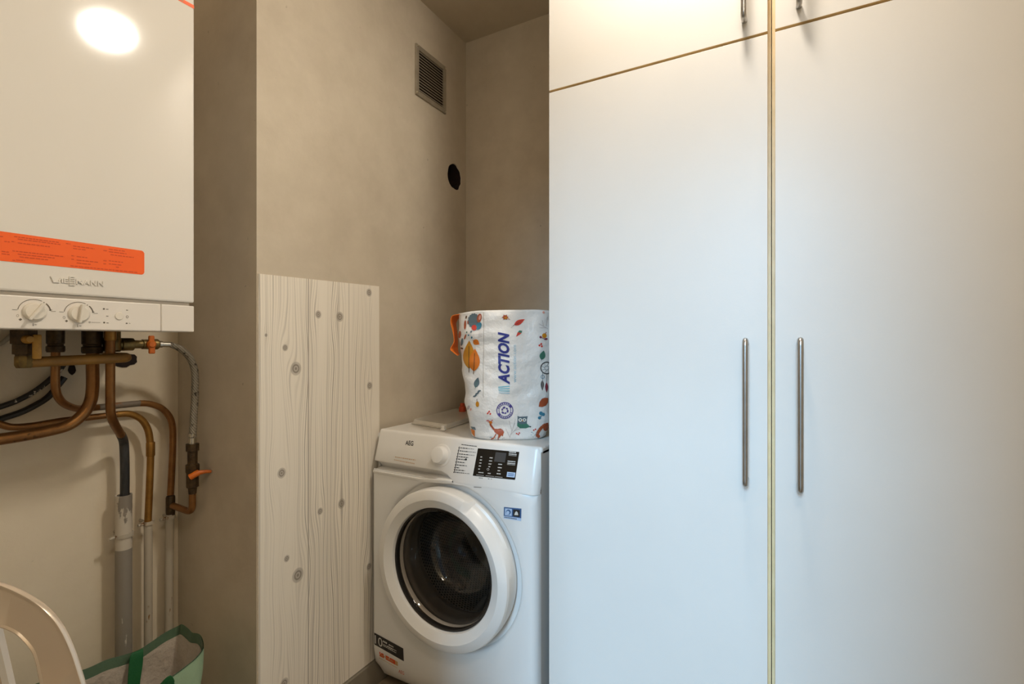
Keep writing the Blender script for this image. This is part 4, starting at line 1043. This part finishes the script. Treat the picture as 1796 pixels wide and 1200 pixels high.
mk.ell(822, 744, 2.2, 5, I['leaf_amber'], 1, -.2, 10); mk.poly([(826, 748), (833, 749), (835, 754), (828, 753)], I['slate']); mk.poly([(826, 752), (833, 755), (833, 766), (828, 760)], I['leaf_orange'])
# small maple leaf, long red leaf, acorn-like leaf, right column of leaves
pts = []
for k in range(18):
    a = 2*PI*k/18; r = 6.2 if k % 3 == 0 else 4.2; pts.append((886+r*math.cos(a), 556.5+r*.85*math.sin(a)))
mk.poly(pts, I['rust']); mk.ell(887, 557.5, 2.2, 2, I['leaf_amber'], 1.8); mk.line([(890, 558.5), (894.5, 560.5)], .9, I['rust'])
mk.leaf(911, 565, 21, 8.5, -.5, I['leaf_red'], I['maroon']); mk.line([(902, 570), (896, 575.5)], .6, I['seam'])
mk.poly([(905, 591), (907.5, 583.5), (911, 580.5), (915, 584), (911, 587.5)], I['leaf_red']); mk.poly([(908, 583), (911, 579.6), (915.5, 580.5), (914.5, 584.5)], I['green'], 1.8)
mk.poly([(950, 543.8), (959, 543.8), (956.5, 552), (951, 554), (948.5, 551)], I['maroon']); mk.ell(953, 548, 2, 2.2, I['pink'], 1.8)
for a, b in (((961, 577), (947, 569)), ((953, 573), (951, 562)), ((957, 575), (946, 575)), ((958, 572), (960, 556)), ((949, 570.5), (945, 568))): mk.line([a, b], .6, I['twig'])
mk.ell(954.5, 589, 4, 4.2, I['leaf_amber']); mk.ell(947.8, 591.5, 2, 2.2, I['maroon'], 1.4); mk.ell(957, 594.8, 3, 1.7, I['maroon'], 1.6, -.2); mk.line([(956, 586), (958, 582.5)], 1, I['rust']); mk.line([(949, 592), (955, 595)], 1.1, I['maroon'])
for x, y in ((946, 606), (949, 603.5), (950, 607.5)): mk.ell(x, y, 1.7, 1.9, I['leaf_red'], 1, .4, 8)
mk.leaf(951.5, 623, 17, 10, -PI/2+.25, I['green'], I['slate'])
mk.ring(958.5, 645.5, 9.3, 11, I['darkgrey'], n=30); mk.ring(958.5, 645.5, 3.2, 3.8, I['slate'], n=14)
for k in range(8):
    a = 2*PI*k/8; mk.line([(958.5+3.5*math.cos(a), 645.5+3.5*math.sin(a)), (958.5+9.4*math.cos(a+.4), 645.5+9.4*math.sin(a+.4))], .45, I['slate'])
mk.line([(951.5, 654), (951.5, 668)], .6, I['darkgrey']); mk.ring(951.5, 661, 2.6, 3.4, I['aqua'], n=12); mk.leaf(951, 676, 18, 5.5, PI/2, I['darkgrey'], I['twig']); mk.line([(958.5, 656), (958.5, 672)], .6, I['darkgrey']); mk.leaf(958.3, 680, 18, 5, PI/2, I['maroon'], I['leaf_red'])
mk.poly([(944.5, 713.5), (946, 705.5), (950, 699.5), (955, 697.6), (961, 698), (960.5, 706), (957, 711.5), (951, 714)], I['rust'])
for x, y, r in ((948.5, 725, 3.2), (952.5, 727, 3), (946, 733, 2.8)): mk.ell(x, y, r, r, I['aqua'])
mk.line([(950, 729), (947, 732)], 1.5, I['aqua'])
# right animal: curled tail and back
tail = [(942, 766), (942.5, 760), (946, 754), (951, 748), (957, 744.5), (961.3, 744)]
mk.line(tail, 5.2, I['rust']); mk.ell(957, 750, 4.5, 6, I['rust'], 1.2, .3); mk.ell(944, 765, 2.6, 3, I['rust'], 1.2)
# deer
mk.poly([(866, 754), (868.5, 752), (873, 752.5), (878, 751.5), (882, 754), (884, 758), (882.5, 762.5), (879, 764), (876, 768), (874, 768), (874.5, 763), (871, 761), (867.5, 758)], I['rust'])
mk.poly([(865.5, 755), (862, 750), (859, 746), (858.5, 742), (861, 741), (863, 746), (868, 752.5)], I['rust'], 1.2); mk.ell(860.5, 740.6, 3.2, 2.3, I['leaf_orange'], 1.4, .3)
mk.line([(859.5, 739), (855.5, 737), (853, 738.5)], 1.1, I['leaf_red']); mk.line([(861.5, 738.5), (864.5, 736.3)], 1.1, I['leaf_red']); mk.line([(855.5, 737), (856.5, 741)], 1, I['leaf_red'])
for a, b in (((870, 761), (866, 768.5)), ((866, 768.5), (861, 770)), ((879, 763), (877.5, 772)), ((875, 763), (873.5, 771)), ((881, 760), (881.5, 765))): mk.line([a, b], 1.7, I['rust'], 1.1)
for k in range(4): mk.ell(874+k*2.4, 755.5-.2*k, .5, .5, I['pink'], 2, n=6)
# twigs and owl
for a, b in (((893, 770), (903, 742)), ((898, 757), (893, 738)), ((896, 762), (909, 748)), ((900, 750), (904, 735)), ((894, 767), (887, 752)), ((901, 756), (912, 752))): mk.line([a, b], .6, I['twig'])
mk.poly([(907.5, 729.5), (911, 731), (920, 730.5), (925.5, 730), (924, 736), (924, 743), (930, 748.6), (922, 751), (912, 751), (907, 746), (907.5, 738)], I['slate'])
mk.poly([(907.3, 741), (914, 744), (924, 743), (930, 748.6), (922, 751), (912, 751), (907, 747)], I['green'], 1.5)
for x in (912.3, 919.5): mk.ell(x, 736.5, 3.1, 3, I['eye'], 2); mk.ell(x, 736.5, 1.5, 1.5, I['slate'], 2.6)
mk.poly([(915, 737), (917.3, 737), (916.1, 740)], I['leaf_amber'], 2.4); mk.ell(930, 748.2, 1.4, 1.1, I['darkgrey'], 2)
for x, y in ((906, 760.5), (909, 762), (911, 759.5), (936, 754.5), (939, 753)): mk.ell(x, y, 1.6, 1.2, I['leaf_red'], 1, .5, 8)
mk.poly([(886.5, 770.5), (893, 771), (902, 772.2), (914, 771), (916, 773), (903, 775), (890, 775)], I['rust'])
for k in range(16): mk.ell(random.uniform(858, 892), random.uniform(766, 774), .8, .5, I['slate'] if k % 2 else I['aqua'], 1, 0, 6)
for k in range(8): mk.ell(random.uniform(929, 941), random.uniform(758, 768), .6, .6, I['aqua'], 1, 0, 6)
build('printed_pattern', mk.bm, [M[m] for m in mats], root, label='autumn leaf and woodland animal print', smooth=None)
bm = NB()
Ls = spline([at_w(814, 552, 1.46), at_w(806, 551.5, 1.46), at_w(793, 554.5, 1.47), at_w(790.5, 566, 1.47), at_w(795, 585, 1.47), at_w(796, 600, 1.47), at_w(790, 612, 1.47), at_w(795, 618, 1.46), at_w(803, 624, 1.455)], 5)
Rs = spline([at_w(816, 556, 1.50), at_w(809, 556, 1.51), at_w(804, 559, 1.52), at_w(800, 568, 1.52), at_w(802, 585, 1.52), at_w(803, 600, 1.52), at_w(803, 610, 1.52), at_w(804, 618, 1.51), at_w(806, 622, 1.50)], 5)
ribbon(bm, Ls, Rs, .0016); build('handle', bm, M['bag_orange'], root, label='orange webbing handle hanging over the left rim', smooth=60)
bm = NB()
hp = [bag_pt(2.35, .99), bag_pt(2.3, 1.0)+Vector((0, 0, .012)), bag_pt(2.2, 1.0)+Vector((0, 0, .010)), bag_pt(2.1, .99)]
hp2 = [p+Vector((.012, .02, -.002)) for p in hp]
ribbon(bm, spline(hp, 5), spline(hp2, 5), .0016); build('handle', bm, M['bag_orange'], root, label='orange handle just showing over the back rim', smooth=60)

# ------------------------------------------------------------------ green shopping bag on the floor by the alcove wall
far = [(30, 1215), (95, 1190), (148, 1175), (185, 1158.5), (215, 1150), (243, 1140.5), (265, 1127), (290, 1110), (312, 1099)]
rim = [onX(x, y, -1.365) for x, y in far]
rim += [onX(320, 1095.5, -1.345), onX(331, 1103, -1.315), onX(338, 1110, -1.29), onX(350, 1112.5, -1.262), onX(356, 1123, -1.232), onX(357, 1138, -1.205)]
rim += [onX(345, 1155, -1.188), onX(322, 1174, -1.178), onX(300, 1190, -1.172), onX(270, 1212, -1.172), onX(230, 1230, -1.175)]
p0 = rim[0]; pe = rim[-1]
rim += [Vector((-1.18, .40, -.735)), Vector((-1.19, .33, -.735)), Vector((-1.25, .30, -.735)), Vector((-1.33, .30, -.735)), Vector((-1.36, .335, -.735))]
rimc = spline(rim, 4, True); n = len(rimc)
cx = sum(p.x for p in rimc)/n; cy = sum(p.y for p in rimc)/n
def gbag(i, t, inset):
    p = rimc[i % n]; z = p.z+(ZF+.003-p.z)*t; q = 1-.16*t
    x = cx+(p.x-cx)*q; y = cy+(p.y-cy)*q
    d = Vector((x-cx, y-cy, 0)); w = noise.noise(Vector((x*11, y*11, z*13)))*.010*math.sin(PI*min(1, t*1.1))+noise.noise(Vector((x*30, y*30, z*24)))*.004*min(1, t*6)
    d.normalize(); return Vector((x, y, z))+d*(w-inset)
def shell(t0, t1, inset, m, nt, floor_):
    bm = NB(); rows = [[bm.verts.new(gbag(i, t0+(t1-t0)*j/nt, inset)) for i in range(n)] for j in range(nt+1)]
    for j in range(nt):
        for i in range(n): bm.faces.new((rows[j][i], rows[j][(i+1)%n], rows[j+1][(i+1)%n], rows[j+1][i]))
    if floor_: bm.faces.new(rows[-1])
    return bm
root = empty('shopping_bag', (cx, cy, ZF), 'open green shopping bag with silver lining on the floor against the alcove wall', 'bag')
build('outer_shell', shell(0, 1, 0, None, 24, True), M['sage'], root, smooth=70)
build('rim_band', shell(-.004, .062, .0022, None, 3, False), M['band_green'], root, label='grey green inner rim band', smooth=70)
build('lining', shell(.055, .985, .0035, None, 22, True), M['lining'], root, label='crumpled silver lining', smooth=70)
bm = NB()
La = [onX(237, 1144, -1.358), onX(229, 1150, -1.352), onX(226, 1170, -1.345), onX(224, 1200, -1.335), onX(222, 1240, -1.325)]
Ra = [onX(250, 1138.5, -1.358), onX(251, 1142, -1.352), onX(250, 1165, -1.345), onX(245, 1200, -1.335), onX(242, 1240, -1.325)]
ribbon(bm, spline(La, 4), spline(Ra, 4), .0018); build('strap', bm, M['strap_green'], root, label='dark green strap hanging inside the far side', smooth=60)
bm = NB()
La = [onX(276, 1207, -1.168), onX(285, 1196, -1.163), onX(292, 1189, -1.160), onX(297, 1186, -1.158)]
Ra = [onX(306, 1200, -1.158), onX(306, 1194, -1.157), onX(303, 1188, -1.157), onX(299, 1185.5, -1.158)]
La = [onX(270, 1225, -1.165)]+La; Ra = [onX(312, 1225, -1.160)]+Ra
ribbon(bm, spline(La, 4), spline(Ra, 4), .0018); build('strap', bm, M['strap_green'], root, label='dark green strap on the near side', smooth=60)

# ------------------------------------------------------------------ metal chair, its hooped back just inside the frame
CW = .66; CXP = -112            # distance of the back plane and pixel column of its middle
out_px = [(0, 1022.5), (22, 1031), (45, 1042), (68, 1056), (90, 1075), (108, 1098), (121, 1123), (132, 1150), (141, 1178), (149, 1205), (160, 1260), (168, 1330), (172, 1410), (172, 1492)]
in_px = [(0, 1101), (15, 1106), (30, 1114), (46, 1130), (57, 1145), (63, 1163), (67, 1183), (71, 1203), (80, 1262), (88, 1330), (92, 1410), (92, 1492)]
def both(l, topx):
    l = [(CXP, topx), (CXP+58, topx+(5.5 if topx < 1050 else 4))]+l; m = [(2*CXP-x, y) for x, y in reversed(l[1:])]; return m+l
def res(pts, k):
    P = [Vector((x, y, 0)) for x, y in pts]; L = [0]
    for a, b in zip(P[:-1], P[1:]): L.append(L[-1]+(b-a).length)
    out = []
    for i in range(k):
        d = L[-1]*i/(k-1); j = max(q for q in range(len(L)) if L[q] <= d+1e-9); j = min(j, len(P)-2)
        t = (d-L[j])/(L[j+1]-L[j]); out.append(P[j].lerp(P[j+1], t))
    return out
K = 141
Oc = res([tuple(v.xy) for v in spline([Vector((x, y, 0)) for x, y in both(out_px, 1003)], 5)], K)
Ic = res([tuple(v.xy) for v in spline([Vector((x, y, 0)) for x, y in both(in_px, 1085)], 5)], K)
fwd = Vector((-s_, c_, 0)); rgt = Vector((c_, s_, 0))
def CP(v, dw=0.0): return at_w(v.x, v.y, CW)+fwd*dw
b0 = at_w(CXP, 1300, CW)
root = empty('metal_chair', (b0.x, b0.y, ZF), 'pale lacquered metal chair, only its rounded open backrest showing at the lower left', 'chair')
bm = NB(); rows = []
for i in range(K):
    o_, i_ = Oc[i], Ic[i]
    row = []
    for t, dw in ((.012, .0035), (.0, .0005), (.02, -.003), (.055, -.0028), (.085, .0004), (.93, .0008), (.965, -.0015), (.99, -.0012), (1, .001), (.98, .004)):
        row.append(bm.verts.new(CP(o_.lerp(i_, t), dw)))
    rows.append(row)
for i in range(K-1):
    for k in range(10): bm.faces.new((rows[i][k], rows[i][(k+1)%10], rows[i+1][(k+1)%10], rows[i+1][k]))
bm.faces.new(rows[0]); bm.faces.new(rows[-1][::-1]); bmesh.ops.recalc_face_normals(bm, faces=bm.faces[:])
build('back_hoop', bm, M['chair'], root, smooth=50)
bm = NB(); rows = []
for i in range(16):
    t = i/15; y = 1075+(1492-1075)*t
    hw = 82+75*min(1, t*1.28)
    row = [bm.verts.new(CP(Vector((CXP+x, y, 0)), d)) for x, d in ((-hw, .019), (-hw, .011), (-hw+8, .008), (-hw+14, .011), (0, .016), (hw-14, .011), (hw-8, .008), (hw, .011), (hw, .019))]
    rows.append(row)
for i in range(15):
    for k in range(9): bm.faces.new((rows[i][k], rows[i][(k+1)%9], rows[i+1][(k+1)%9], rows[i+1][k]))
bm.faces.new(rows[0]); bm.faces.new(rows[-1][::-1]); bmesh.ops.recalc_face_normals(bm, faces=bm.faces[:])
build('back_slat', bm, M['chair'], root, smooth=50)
zs_ = ZF+.452; sw = .222
base = Vector((b0.x, b0.y, 0))
def SP(u, v, z): q = base+rgt*u-fwd*v; return Vector((q.x, q.y, z))
bm = NB(); ol = []
for u, v in ((-sw, -.012), (sw, -.012), (sw*.98, .30), (sw*.8, .36), (-sw*.8, .36), (-sw*.98, .30)): ol.append(SP(u, v, zs_-.02))
prism(bm, ol, (0, 0, .02)); bmesh.ops.bevel(bm, geom=bm.edges[:], offset=.006, segments=2, affect='EDGES'); build('seat', bm, M['chair'], root)
for u, v, du, dv in ((-sw*.9, .02, -.03, -.04), (sw*.9, .02, .03, -.04), (-sw*.85, .30, -.03, .04), (sw*.85, .30, .03, .04)):
    bm = NB(); tube(bm, [SP(u, v, zs_-.012), SP(u+du, v+dv, ZF+.001)], lambda t: .017-.006*t, 10); build('leg', bm, M['chair'], root)

# ------------------------------------------------------------------ light
w = bpy.data.worlds.new('world'); SC.world = w; w.use_nodes = True
bg = w.node_tree.nodes['Background']; bg.inputs[0].default_value = (.62, .78, 1.0, 1); bg.inputs[1].default_value = .15
# daylight: the window of the next room seen through the doorway behind the camera
def area(name, loc, target, sx, sy, power, col):
    l = bpy.data.lights.new(name, 'AREA'); l.shape = 'RECTANGLE'; l.size = sx; l.size_y = sy; l.energy = power; l.color = col
    o = bpy.data.objects.new(name, l); COL.objects.link(o); o.location = loc
    o.rotation_euler = (Vector(target)-Vector(loc)).to_track_quat('-Z', 'Y').to_euler(); return o
area('window_daylight', (.20, -7.0, 3.0), (-.15, 1.1, -.4), 1.8, 3.2, 690, (.41, .70, 1.0))

cam = bpy.data.cameras.new('camera'); cam.sensor_fit = 'HORIZONTAL'; cam.sensor_width = 36; cam.lens = 36*F/1796; cam.clip_start = .02; cam.clip_end = 50
o = bpy.data.objects.new('camera', cam); COL.objects.link(o); o.rotation_euler = (PI/2, 0, YAW); SC.camera = o
vs = SC.view_settings; vs.view_transform = 'Standard'; vs.look = 'None'; vs.gamma = 1; vs.use_curve_mapping = False; vs.exposure = 0.39
